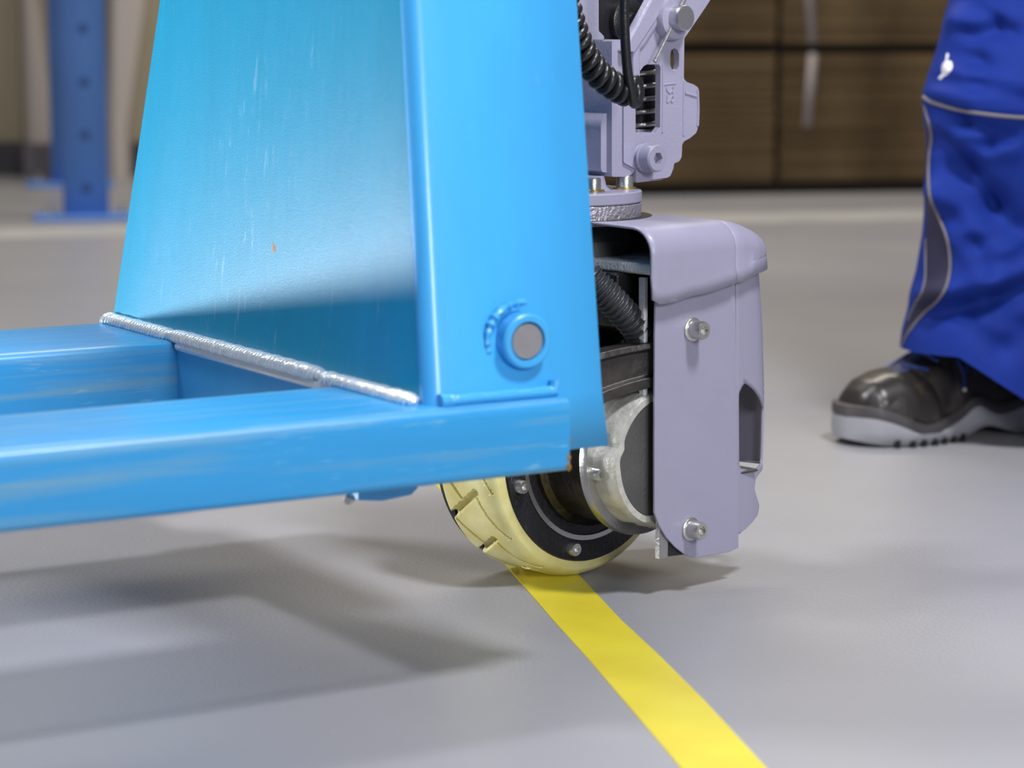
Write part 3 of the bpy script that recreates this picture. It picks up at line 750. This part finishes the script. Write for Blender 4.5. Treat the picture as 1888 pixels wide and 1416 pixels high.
# dark foot block under the front sheet
q = [dp(px, py, .094) for px, py in ((1222, 985), (1222, 1024), (1236, 1028), (1270, 1024), (1290, 1000))]
mb = MB(); prism_(mb, [(p.y, p.z) for p in q], 0, .0855, .0905); D('skid_foot', mb, M['black'], bevel=.001)
p = dp(1236, 1028, .094)
mb = MB(); box_(mb, (.0908 - .004, dp(1222, 1000, .094).y - .001, p.z), (.0912, dp(1236, 1000, .094).y, p.z + .045)); D('skid_edge', mb, M['machined'])

# ------------------------------------------------------------------ steering head
AX = -.033
zf = .3195
mb = MB(); lathe_(mb, [(.03, 0), (.0640, 0), (.0650, .001), (.0650, .0085), (.0640, .0095), (.03, .0095)], (AX, 0, zf - .0095), (0, 0, 1), 80); fl = D('head_flange', mb, M['lilac'], angle=30)
mb = MB(); lathe_(mb, [(.03, -.008), (.0630, -.008), (.0645, -.006), (.0650, .0075), (.0640, .0082)], (AX, 0, zf - .0182), (0, 0, 1), 80); D('cast_ring', mb, M['knurl'], fl, angle=30)
for px, py, R in ((1093, 353, .0062), (1152, 348, .0066)):
    # screw axis on the flange top
    o = on_local(px, py, DI, 2, zf)
    mb = MB(); lathe_(mb, [(.0096, 0), (.0096, .0012), (.0090, .0016)], o, (0, 0, 1), 24); D('washer', mb, M['brass'], fl)
    mb = MB(); socket_screw_(mb, o + Vector((0, 0, .0012)), (0, 0, 1), R * 1.08, .0098, .5); 
    D('socket_screw', mb, M['silver'], fl)
def P2(pts, d): return [(p.y, p.z) for p in (dp(px, py, d) for px, py in pts)]
# main block of the head
o = P2([(1128, 73), (1171, 73), (1171, 312), (1166, 321), (1155, 326), (1128, 326)], .002)
mb = MB(); prism_(mb, round_poly(o, .002), 0, -.080, .002); hb = D('head_housing', mb, M['lilac_rough'], bevel=.005, seg=3)
# stepped lower bulge on the left-facing side
o = P2([(1108, 226), (1124, 200), (1150, 198), (1152, 318), (1108, 318)], -.004)
mb = MB(); prism_(mb, round_poly(o, .004), 0, -.085, -.004); D('housing_bulge', mb, M['lilac_rough'], hb, bevel=.013, seg=5)
o = P2([(1128, 318), (1166, 318), (1160, 352), (1128, 352)], -.004)
mb = MB(); lathe_(mb, [(.040, 0), (.036, .004), (.034, .012)], (AX, .0, zf - .0005), (0, 0, 1), 40); D('housing_neck', mb, M['lilac_rough'], hb)
# upper left cylinder block with sloping shoulder
o = P2([(1060, -60), (1106, -60), (1106, 57), (1116, 67), (1116, 76), (1060, 76)], .005)
mb = MB(); prism_(mb, o, 0, -.07, .005); D('upper_block', mb, M['lilac_rough'], hb, bevel=.002)
# black tilt motor behind the open corner
o = P2([(1106, -60), (1185, -60), (1185, 60), (1172, 76), (1106, 76)], -.018)
mb = MB(); prism_(mb, round_poly(o, .004), 0, -.07, -.018); tm = D('black_motor', mb, M['black'], hb, bevel=.003)
mb = MB(); c = dp(1152, 40, -.018); lathe_(mb, [(.019, 0), (.019, .006), (.016, .008), (.008, .008), (.006, .011)], c, (1, 0, 0), 32); D('black_disc', mb, M['rubber'], tm)
# casting with window, slot and lug
out = [(1150, 82), (1160, 74), (1205, -14), (1228, -60), (1345, -60), (1306, 6), (1268, 62), (1262, 70), (1261, 145), (1266, 151), (1280, 156), (1288, 162), (1289, 228), (1284, 245), (1272, 255), (1262, 260),
       (1258, 266), (1257, 290), (1252, 298), (1243, 301), (1242, 310), (1236, 325), (1222, 331), (1173, 337), (1173, 312), (1150, 300)]
win = [(1172, 142), (1187, 122), (1192, 119), (1215, 119), (1218, 124), (1217, 235), (1210, 244), (1172, 244)]
slot = [(1236, 100), (1238, 92), (1243, 89), (1249, 92), (1252, 100), (1252, 121), (1249, 128), (1244, 131), (1239, 128), (1236, 120)]
DP = .004
mb = MB(); prism_(mb, round_poly(P2(out, DP), .0016, 3), 0, DP - .006, DP, [P2(win, DP), P2(slot, DP)])
cast = D('lever_casting', mb, M['lilac_rough'], bevel=.0012, seg=2)
# raised rim running diagonally to the pin boss
rim = [P2([(px, py)], DP)[0] for px, py in ((1171, 140), (1171, 92), (1182, 76), (1206, 38), (1222, 8), (1240, -30))]
pts = smooth_pts([(DP, a, b) for a, b in rim], 6); mb = MB(); tube_(mb, pts, .0045, 10, flat=.8); D('rib', mb, M['lilac_rough'], cast)
o = P2([(1160, 76), (1150, 96), (1171, 96), (1212, 34), (1228, 4), (1250, -40), (1228, -50)], DP + .006)
mb = MB(); prism_(mb, o, 0, DP - .004, DP + .006); D('raised_arm', mb, M['lilac_rough'], cast, bevel=.002)
mb = MB(); c = dp(1246, 33, DP + .008); lathe_(mb, [(.0185, -.010), (.0180, -.002), (.0168, 0), (.012, 0)], (DP + .009, c.y, c.z), (1, 0, 0), 40); D('boss', mb, M['lilac_rough'], cast)
mb = MB(); lathe_(mb, [(.0098, 0), (.0098, .007), (.0104, .0072), (.0104, .0095), (.0098, .0105), (.0002, .0107)], (DP + .009, c.y, c.z), (1, 0, 0), 40); pin = D('joint_pin', mb, M['pin'], cast, label='silver round joint pin')
a_, b_ = dp(1237, 52, DP + .014), dp(1210, 107, DP + .012)
mb = MB(); tube_(mb, [a_, b_], .0013, 10); D('split_pin', mb, M['silver'], pin)
d_ = (b_ - a_).normalized(); mb = MB(); tube_(mb, [b_ + d_ * .0004, b_ + d_ * .0034], .0017, 10); D('split_pin_tip', mb, M['silver'], pin)
a_, b_ = dp(1256, 12, DP + .013), dp(1262, -2, DP + .013); mb = MB(); tube_(mb, [a_, b_], .0019, 10); D('split_pin_head', mb, M['silver'], pin)
# raised side lug frame
def loopt(pts, d, r, parent, m='lilac_rough', name='rib'):
    mb = MB(); tube_(mb, smooth_pts([dp(px, py, d) for px, py in pts], 5), r, 8); D(name, mb, M[m], parent)
loopt([(1263, 172), (1272, 174), (1284, 178)], DP, .0012, cast)
loopt([(1286, 166), (1287, 200), (1286, 232)], DP, .0013, cast)
loopt([(1261, 150), (1260, 200), (1260, 250)], DP, .0010, cast)
loopt([(1222, 157), (1232, 155), (1246, 154)], DP, .0008, cast)
loopt([(1222, 118), (1222, 200), (1221, 244)], DP, .0010, cast)
# raised casting number read from the side
def glyph(strokes, x0, y0, sx, sy):
    for st in strokes:
        mb = MB(); tube_(mb, smooth_pts([dp(x0 + a * sx, y0 + b * sy, DP + .0002) for a, b in st], 4), .00072, 6); D('raised_mark', mb, M['lilac_rough'], cast)
glyph([[(0, 0), (.05, .55), (.5, .95), (.8, .6), (.9, .95), (1, .7)], [(1, 0), (1, .2)]], 1229, 160, 12, 12)
glyph([[(0, 0), (0, 1)], [(0, 1), (.35, .7), (.6, .2), (.95, .15), (1, .6), (.75, .95), (.6, .7)]], 1230, 176, 12, 13)
# spring and rods in the window
c = dp(1196, 190, -.03)
mb = MB(); lathe_(mb, [(.015, -.05), (.015, .05)], (-.040, c.y, c.z), (0, 0, 1), 24); D('inner_rod', mb, M['black'], cast)
pts = []; turns = 5.5; hh = dp(1196, 120, -.03).z - dp(1196, 250, -.03).z; z0_ = dp(1196, 250, -.03).z
for i in range(int(turns * 28) + 1):
    t = i / (turns * 28); a = 2 * PI * turns * t; pts.append((-.040 + .0195 * math.cos(a), c.y + .0195 * math.sin(a), z0_ + hh * t))
mb = MB(); tube_(mb, pts, .0022, 8); D('coil_spring', mb, M['machined'], cast)
o = P2([(1165, 238), (1215, 238), (1215, 262), (1165, 262)], -.03); mb = MB(); prism_(mb, o, 0, -.06, -.0225); D('spring_seat', mb, M['lilac_rough'], cast, bevel=.002)
mb = MB(); box_(mb, (-.075, dp(1160, 200, -.06).y, dp(1196, 260, -.06).z), (-.068, dp(1235, 200, -.06).y, dp(1196, 70, -.06).z)); D('back_wall', mb, M['black'], cast)
# big lilac socket bolt
c = dp(1214, 292, DP + .018)
mb = MB(); lathe_(mb, [(.0118, -.02), (.0114, .004), (.0098, .0065)], (DP - .004, c.y, c.z), (1, 0, 0), 36); bz = D('bolt_boss', mb, M['lilac_rough'], cast, bevel=0)
mb = MB(); lathe_(mb, [(.0120, 0), (.0122, .0012), (.0118, .0022)], (DP + .0035, c.y, c.z), (1, 0, 0), 40); D('washer', mb, M['lilac_rough'], cast)
mb = MB(); socket_screw_(mb, (DP + .0052, c.y, c.z), (1, 0, 0), .0113, .0125, .46, .5, 42); D('socket_bolt', mb, M['lilac'], cast, label='large lilac-grey hexagon socket bolt')
# coiled cable and straight cable ending in a loop
def coil(pts, R, r, pitch, n=20):
    P_ = smooth_pts(pts, 30); out = []; L_ = 0; t0 = (P_[1] - P_[0]).normalized(); nn = t0.cross(Vector((1, 0, 0))).normalized()
    dense = []
    for a, b in zip(P_, P_[1:]):
        for k in range(4): dense.append(a.lerp(b, k / 4))
    for i in range(len(dense) - 1):
        t = (dense[i + 1] - dense[i]); l = t.length; t = t.normalized(); nn = (nn - t * nn.dot(t)).normalized(); bi = t.cross(nn)
        L_ += l; a = 2 * PI * L_ / pitch; out.append(dense[i] + nn * (R * math.cos(a)) + bi * (R * math.sin(a)))
    return out
cpts = [dp(1030, -50, .050), dp(1042, 0, .050), dp(1056, 52, .050), dp(1076, 98, .050), dp(1102, 135, .050), dp(1134, 160, .050), dp(1164, 174, .047)]
mb = MB(); tube_(mb, coil(cpts, .0082, .003, .0084), .0036, 10); coilc = D('coiled_cable', mb, M['rubber'], angle=80)
mb = MB(); tube_(mb, smooth_pts([dp(1152, -60, .062), dp(1151, 20, .062), dp(1153, 80, .062), dp(1157, 130, .061), dp(1163, 165, .060), dp(1168, 190, .058), dp(1176, 186, .055), dp(1179, 166, .053), dp(1174, 148, .053), dp(1168, 150, .054), dp(1166, 168, .055)], 8), .0040, 12); D('cable', mb, M['rubber'])

# ------------------------------------------------------------------ person: boots and work trousers
person = empty('person', (.52, 2.78, 0), 'person in royal blue work trousers and black laced safety boots standing behind the truck', 'person')
BA = math.atan2(-.50, -.86)                       # toe direction
def boot(F, sx=1):
    """F: matrix, x towards toe from heel (0) to toe (.292), y sideways, z up"""
    L = .292
    def hw(t): # half width along the sole (t 0 heel..1 toe)
        tab = [(0, .018), (.03, .028), (.1, .034), (.25, .036), (.4, .035), (.55, .041), (.7, .049), (.82, .048), (.92, .038), (.97, .026), (1, .008)]
        for (a, b), (c, d) in zip(tab, tab[1:]):
            if t <= c: 
                u = (t - a) / (c - a); return b + (d - b) * u
        return .008
    def lift(t): return .008 * max(0, (t - .80) / .2) ** 1.6 + (.012 * math.exp(-((t - .40) / .10) ** 2))
    def wel(t): # top edge of the grey sole: high at toe, dips at ball, rises at arch
        return .034 + .010 * math.exp(-((t - .97) / .12) ** 2) - .012 * math.exp(-((t - .72) / .10) ** 2) + .020 * math.exp(-((t - .47) / .07) ** 2) * .7 + .014 * math.exp(-((t - .15) / .14) ** 2)
    N_ = 72
    ts = [i / N_ for i in range(N_ + 1)]
    def outline(z, t, k, out=0): return None
    # sole body: rings along length
    mb = MB(); rows = []
    for t in ts:
        x = t * L; h = hw(t) + .004; a, b = lift(t), wel(t)
        rows.append([(x, -h * .88, a), (x, -h, a + .006), (x, -h * 1.02, a + .014), (x, -h, b - .008), (x, -h * .95, b - .004), (x, -h * .6, b - .004), (x, h * .6, b - .004), (x, h * .95, b - .004), (x, h, b - .008), (x, h * 1.02, a + .014), (x, h, a + .006), (x, h * .88, a)])
    grid_(mb, rows, True); mb.f.append(tuple(range(12))); k = len(mb.v); mb.f.append(tuple(range(k - 12, k)))
    up_root = None
    # upper: D-shaped sections
    mb = MB(); rows = []; NSEG = 28
    def top(t):
        tab = [(0, .155), (.30, .158), (.42, .150), (.52, .118), (.60, .100), (.68, .086), (.76, .078), (.84, .075), (.91, .068), (.96, .056), (1.0, .036)]
        for (a, b), (c, d) in zip(tab, tab[1:]):
            if t <= c:
                u = (t - a) / (c - a); u = u * u * (3 - 2 * u) if .3 < t < .6 else u; return b + (d - b) * u
        return .036
    for i in range(97):
        t = i / 96; x = t * (L - .006) + .003; h = hw(t) * .98; z0 = wel(t) - .012; zt = max(top(t), z0 + .004); row = []
        for k in range(NSEG + 1):
            a = PI * k / NSEG; c_, s_ = math.cos(a), math.sin(a)
            e = .62 if t > .6 else .62
            yy = math.copysign(abs(c_) ** e, c_); zq = abs(s_) ** .8
            pin_ = 1 - (.30 * max(0, zq - .35) if t < .58 else .12 * max(0, zq - .5))
            p = Vector((x, h * yy * pin_, z0 + (zt - z0) * zq))
            # leather creases over the vamp
            cr = math.exp(-((t - .60) / .09) ** 2)
            p.z += .0035 * cr * math.sin((x * 190 + yy * 3.0)) * zq; p.y += .0018 * cr * math.sin(x * 160 + zq * 6) * (1 if c_ > 0 else -1)
            row.append(p)
        rows.append(row)
    grid_(mb, rows); mb.f.append(tuple(range(NSEG + 1))); k = len(mb.v); mb.f.append(tuple(range(k - NSEG - 1, k)))
    b = obj('boot', mb, M['leather'], person, F, angle=70)
    uv = [F @ v for v in mb.v]; bvh = BVHTree.FromPolygons(uv, mb.f)
    mb = MB(); rows2 = []
    for t in ts:
        x = t * L; h = hw(t) + .004; a, bq = lift(t), wel(t); tt = a + (bq - a)
        rows2.append([(x, -h * .86, a), (x, -h * .99, a + .006), (x, -h * 1.03, a + .014), (x, -h * 1.0, bq - .011), (x, h * 1.0, bq - .011), (x, h * 1.03, a + .014), (x, h * .99, a + .006), (x, h * .86, a)])
    grid_(mb, rows2, True); mb.f.append(tuple(range(8))); k = len(mb.v); mb.f.append(tuple(range(k - 8, k)))
    sl = obj('sole', mb, M['sole'], b, F, bevel=.0015, angle=50)
    # darker rand above the grey sole
    mb = MB(); rows = []
    for t in ts:
        x = -.001 + t * (L + .001); h = hw(t) + .0035; bq = wel(t)
        rows.append([(x, -h * 1.01, bq - .012), (x, -h * 1.03, bq - .006), (x, -h * .97, bq + .001), (x, -h * .6, bq + .001), (x, h * .6, bq + .001), (x, h * .97, bq + .001), (x, h * 1.03, bq - .006), (x, h * 1.01, bq - .012)])
    grid_(mb, rows, True); mb.f.append(tuple(range(8))); k = len(mb.v); mb.f.append(tuple(range(k - 8, k)))
    obj('rand', mb, M['sole_dark'], b, F, bevel=.0012, angle=50)
    # tread notches: dark wedges cut into the lower edge
    for t in (.55, .60, .65, .70, .75, .80, .86):
        for s in (-1, 1):
            h = hw(t) + .004; x = t * L; mb = MB(); box_(mb, (x - .0026, s * h * 1.035 - .004, lift(t) - .0004), (x + .0026, s * h * 1.035 + .0005 * s + .004 * (s < 0), lift(t) + .0075)); obj('tread_notch', mb, M['rubber'], b, F)
    # toe cap shell
    mb = MB(); rows = []
    for i in range(30):
        t = .74 + .26 * i / 29; x = t * (L - .006) + .003; h = hw(t) * .98 + .0012; z0 = wel(t) - .008; zt = max(top(t), z0 + .004) + .0014 * (1 if i else .2); row = []
        for k in range(NSEG + 1):
            a = PI * k / NSEG; c_, s_ = math.cos(a), math.sin(a); yy = math.copysign(abs(c_) ** .62, c_); zq = abs(s_) ** .8
            row.append((x - .022 * abs(yy) ** 2 * (1 - i / 29) + (.001 if i == 29 else 0), h * yy * (1 - .12 * max(0, zq - .5)), z0 + (zt - z0) * zq))
        rows.append(row)
    grid_(mb, rows); obj('toe_cap', mb, M['toecap'], b, F, solid=.0012, angle=70)
    return b, bvh
BF = Matrix.Translation((.3635 + .292 * .855, 2.672 + .292 * .46 - .0, 0)) @ Matrix.Rotation(math.atan2(-.46, -.855) , 4, 'Z')
bt, bvhb = boot(BF)
def shoot(bvh, px, py, off=.001):
    d = ray(px, py).normalized(); h = bvh.ray_cast(CAM, d)
    return None if h[0] is None else h[0] - d * off
def trace(name, pts, r, m, parent, bvh, off=.0006, n=6, flat=1.0, fallback=None, **k):
    P_ = [shoot(bvh, px, py, off) for px, py in smooth_px(pts, n)]
    P_ = [p for p in P_ if p is not None]
    if len(P_) < 3: return None
    mb = MB(); tube_(mb, P_, r, 8, flat=flat); return obj(name, mb, m, parent, **k)
def smooth_px(pts, n): return [(p.x, p.y) for p in smooth_pts([Vector((a, b, 0)) for a, b in pts], n)]
for pts in ([(1630, 685), (1645, 672), (1662, 660), (1680, 652), (1705, 652), (1722, 662), (1731, 666)], [(1646, 685), (1664, 676), (1690, 677), (1712, 682)], [(1648, 688), (1662, 686), (1676, 682)], [(1660, 672), (1676, 664), (1694, 658)],
            [(1765, 652), (1768, 670), (1775, 684), (1778, 700), (1778, 716)], [(1780, 655), (1783, 670), (1779, 686)]):
    trace('lace', pts, .0020, M['lace'], bt, bvhb, .001)
trace('lace_tip', [(1778, 714), (1778.5, 717), (1779, 721)], .0019, M['emblem'], bt, bvhb, .001, 3)

# trouser leg: rings driven by centre line and radii, with modelled folds
TABL = [  # py, left silhouette px, right silhouette px, depth of axis
    (-420, 1800, 2130, 2.74), (-200, 1768, 2080, 2.72), (0, 1752, 2040, 2.71), (60, 1738, 2025, 2.70), (110, 1722, 2012, 2.69), (150, 1708, 2004, 2.685), (180, 1701, 2000, 2.68), (196, 1702, 1998, 2.68), (230, 1706, 1992, 2.685), (300, 1710, 1984, 2.69),
    (360, 1708, 1978, 2.695), (430, 1702, 1976, 2.70), (500, 1690, 1978, 2.70), (560, 1676, 1984, 2.705), (610, 1664, 1990, 2.71), (640, 1660, 1993, 2.71), (700, 1656, 1996, 2.71)]
def tv(py, k):
    if py <= TABL[0][0]: return TABL[0][k]
    for A, B in zip(TABL, TABL[1:]):
        if py <= B[0]: return A[k] + (B[k] - A[k]) * (py - A[0]) / (B[0] - A[0])
    return TABL[-1][k]
def zpix(py, Y): return depth_at(944, py, Y).z
# folds on the front of the cloth, as lines in metres (x, z) with depth and width
def XZ(px, py): p = depth_at(px, py, 2.62); return (p.x, p.z)
FOLDS = []
def fold(pts, amp, wd):
    q = [XZ(*p) for p in pts]
    for a, b in zip(q, q[1:]): FOLDS.append((a, b, amp, wd))
fold([(1712, 192), (1770, 222), (1830, 245)], -.009, .010); fold([(1742, 262), (1775, 315), (1830, 380), (1900, 440)], -.013, .016); fold([(1720, 230), (1790, 262), (1860, 275)], .006, .013)
fold([(1730, 300), (1745, 360), (1790, 440), (1830, 515)], .010, .015); fold([(1765, 400), (1800, 450), (1822, 505)], -.010, .010); fold([(1830, 520), (1900, 495)], .008, .012)
fold([(1720, 590), (1780, 565), (1840, 548), (1920, 530)], -.013, .015); fold([(1700, 560), (1760, 545), (1830, 525)], .009, .013); fold([(1850, 462), (1900, 440)], .007, .010)
fold([(1790, 262), (1820, 268), (1860, 250)], -.008, .008); fold([(1800, 62), (1840, 52), (1866, 60)], -.009, .010); fold([(1745, 65), (1790, 35), (1850, 40)], .007, .014); fold([(1815, 20), (1848, 38)], -.006, .008)
fold([(1735, 155), (1800, 160), (1900, 180)], -.006, .010); fold([(1780, 135), (1840, 145), (1900, 150)], .005, .010); fold([(1780, 108), (1800, 115), (1835, 140)], -.006, .012); fold([(1795, 610), (1850, 640), (1900, 620)], -.006, .014); fold([(1842, 590), (1900, 600)], -.006, .012)
def fold_at(x, z):
    s = 0
    for (ax, az), (bx, bz), amp, wd in FOLDS:
        dx, dz = bx - ax, bz - az; t = max(0, min(1, ((x - ax) * dx + (z - az) * dz) / (dx * dx + dz * dz)))
        q = ((x - ax - t * dx) ** 2 + (z - az - t * dz) ** 2) / wd ** 2
        if q < 9: s += amp * math.exp(-q)
    return s * 1.1
NA = 120
def ring_at(py, hem=False, shift=(0, 0)):
    Y = tv(py, 3); a = depth_at(tv(py, 1), py, Y); b = depth_at(tv(py, 2), py, Y); cx = (a.x + b.x) / 2; rx = (b.x - a.x) / 2; z = a.z; out = []
    for k in range(NA):
        t = 2 * PI * k / NA; ry = rx * .95
        x, y = cx + rx * math.cos(t), Y + ry * math.sin(t); zz_ = z
        hk = max(hem, max(0, min(1, (py - 430) / 210)) ** 1.6 * .999)
        if hk:   # hem drops towards the heel
            u = (x - a.x) / (b.x - a.x); zz_ = z - hk * (0 if u < .25 else (u - .25) * .095 / .75 * 1.0)
        f = fold_at(x, zz_) if math.sin(t) < .3 else 0
        w_ = max(0, min(1, (.3 - math.sin(t)) / .5)) * min(1, (abs(math.sin(t)) + .06) * 1.8)
        nz = .0003 * noise.noise(Vector((x * 22, y * 22, zz_ * 16)))
        knee = .005 * math.exp(-((py - 165) / 14) ** 2) * (1 if py < 190 else .4)
        g = f * w_ + nz + knee * w_
        out.append(Vector((x + math.cos(t) * g, y + math.sin(t) * g, zz_)))
    return out
pys = list(range(-420, 0, 20)) + list(range(0, 640, 5))
rings = [ring_at(p) for p in pys]
base = ring_at(640)
rings.append(ring_at(640, 1))
inner = [Vector((v.x + (base[0].x + base[NA // 2].x) / 2 * .0, v.y, v.z)) for v in rings[-1]]
cx = sum(v.x for v in inner) / NA; cy = sum(v.y for v in inner) / NA
inner = [Vector((cx + (v.x - cx) * .96, cy + (v.y - cy) * .96, v.z + .0)) for v in inner]; rings.append(inner)
rings.append([Vector((cx + (v.x - cx) * .86, cy + (v.y - cy) * .86, v.z + .03)) for v in inner])
mb = MB(); grid_(mb, rings, True)
leg_vs, leg_fs = list(mb.v), list(mb.f)
# second leg and hips joined in the same cloth
off = Vector((.34, .10, 0)); 
top_r = rings[0]; tcx = sum(v.x for v in top_r) / NA; tcy = sum(v.y for v in top_r) / NA; ztop_ = top_r[0].z
grid_(mb, [[Vector((cx + off.x + (2 * 0) + (v.x - cx) * 1.0, v.y + off.y, v.z)) for v in r] for r in rings], True)
hipc = Vector((tcx + .12, tcy + .06, 0))
for sgn, o_ in ((0, Vector((0, 0, 0))), (1, off)):
    c0_ = Vector((tcx, tcy, 0)) + o_; rr = []
    for i in range(7):
        t = i / 6; cc = c0_.lerp(hipc + Vector((.07 * (1 if sgn else -1), 0, 0)), t)
        rr.append([Vector((cc.x + (v.x - tcx) * (1 + .08 * t), cc.y + (v.y - tcy) * (1 + .25 * t), ztop_ + (.93 - ztop_) * t)) for v in top_r])
    grid_(mb, rr, True)
hip = []
for z, a, b in ((.80, .20, .135), (.90, .195, .135), (1.0, .175, .12), (1.05, .17, .115)): hip.append([Vector((hipc.x + a * math.cos(2 * PI * k / NA), hipc.y + b * math.sin(2 * PI * k / NA), z)) for k in range(NA)])
grid_(mb, hip, True); k = len(mb.v); mb.f.append(tuple(range(k - NA, k))); mb.f.append(tuple(range(k - 4 * NA, k - 3 * NA)))
trousers = obj('trousers', mb, M['cloth'], person, angle=80)
bvt = BVHTree.FromPolygons(leg_vs, leg_fs)
boot(BF @ Matrix.Translation((0, 0, 0)) if False else Matrix.Translation(off) @ BF)
# navy side panel with grey piping
lft = [(195, 1703), (230, 1705), (280, 1707), (340, 1706), (380, 1706), (420, 1706), (470, 1705), (500, 1705), (525, 1702), (550, 1688), (575, 1676), (600, 1668), (625, 1662), (642, 1661)]
rgt = [(195, 1703.5), (210, 1708), (240, 1716), (260, 1717), (290, 1713), (330, 1712), (365, 1715), (390, 1726), (415, 1737), (440, 1746), (470, 1751), (500, 1751), (530, 1744), (555, 1728), (575, 1706), (600, 1684), (625, 1668), (642, 1662)]
rows = []
for py in range(196, 642, 4):
    a, b = interp(lft, py), interp(rgt, py); row = []
    for k in range(7):
        X = a + 1.5 + (b - a - 1.5) * k / 6; p = None
        for e in range(12):
            p = shoot(bvt, X + e * .8, py, .0011)
            if p is not None: break
        row.append(p)
    if all(p is not None for p in row): rows.append(row)
mb = MB(); grid_(mb, rows); obj('side_panel', mb, M['navy'], trousers, angle=80, label='navy inset side panel')
trace('piping', [(x, y) for y, x in rgt], .0016, M['piping'], trousers, bvt, .0014, 5, label='thin grey piping')
trace('piping', [(1706.5, 440), (1706.5, 480), (1705.5, 515), (1699, 540), (1690, 556), (1680, 575), (1674, 590)], .0012, M['piping'], trousers, bvt, .0014, 5, label='thin grey piping')
trace('piping', [(1703, 179), (1715, 187), (1735, 194), (1770, 203), (1820, 211), (1870, 216), (1930, 219)], .0022, M['piping'], trousers, bvt, .0016, 6, label='grey piping of the knee pocket')
None and trace('knee_hem', [(1706, 171), (1735, 184), (1770, 192), (1820, 200), (1870, 205), (1930, 207)], .0012, M['cloth'], trousers, bvt, .0006, 6)
# small white printed mark: round body, raised neck, trailing foot
body_ = [(1745, 113), (1752, 112), (1756, 118), (1755, 127), (1750, 134), (1744, 140), (1739, 142), (1735, 147), (1730, 145), (1733, 140), (1737, 136), (1736, 128), (1738, 118), (1743, 112), (1744, 104), (1746, 98), (1749, 100), (1748, 106)]
vs_ = [shoot(bvt, px, py, .0008) for px, py in smooth_px(body_ + [body_[0]], 3)]
cc = shoot(bvt, 1745, 126, .0010)
if all(v is not None for v in vs_) and cc is not None:
    tris = tessellate_polygon([[Vector((v.x, v.z, 0)) for v in vs_]])
    mb = MB(); mb.add(vs_, [tuple(t) for t in tris]); obj('printed_mark', mb, M['emblem'], trousers, solid=.0006, label='small white bird-shaped print', recalc=False)
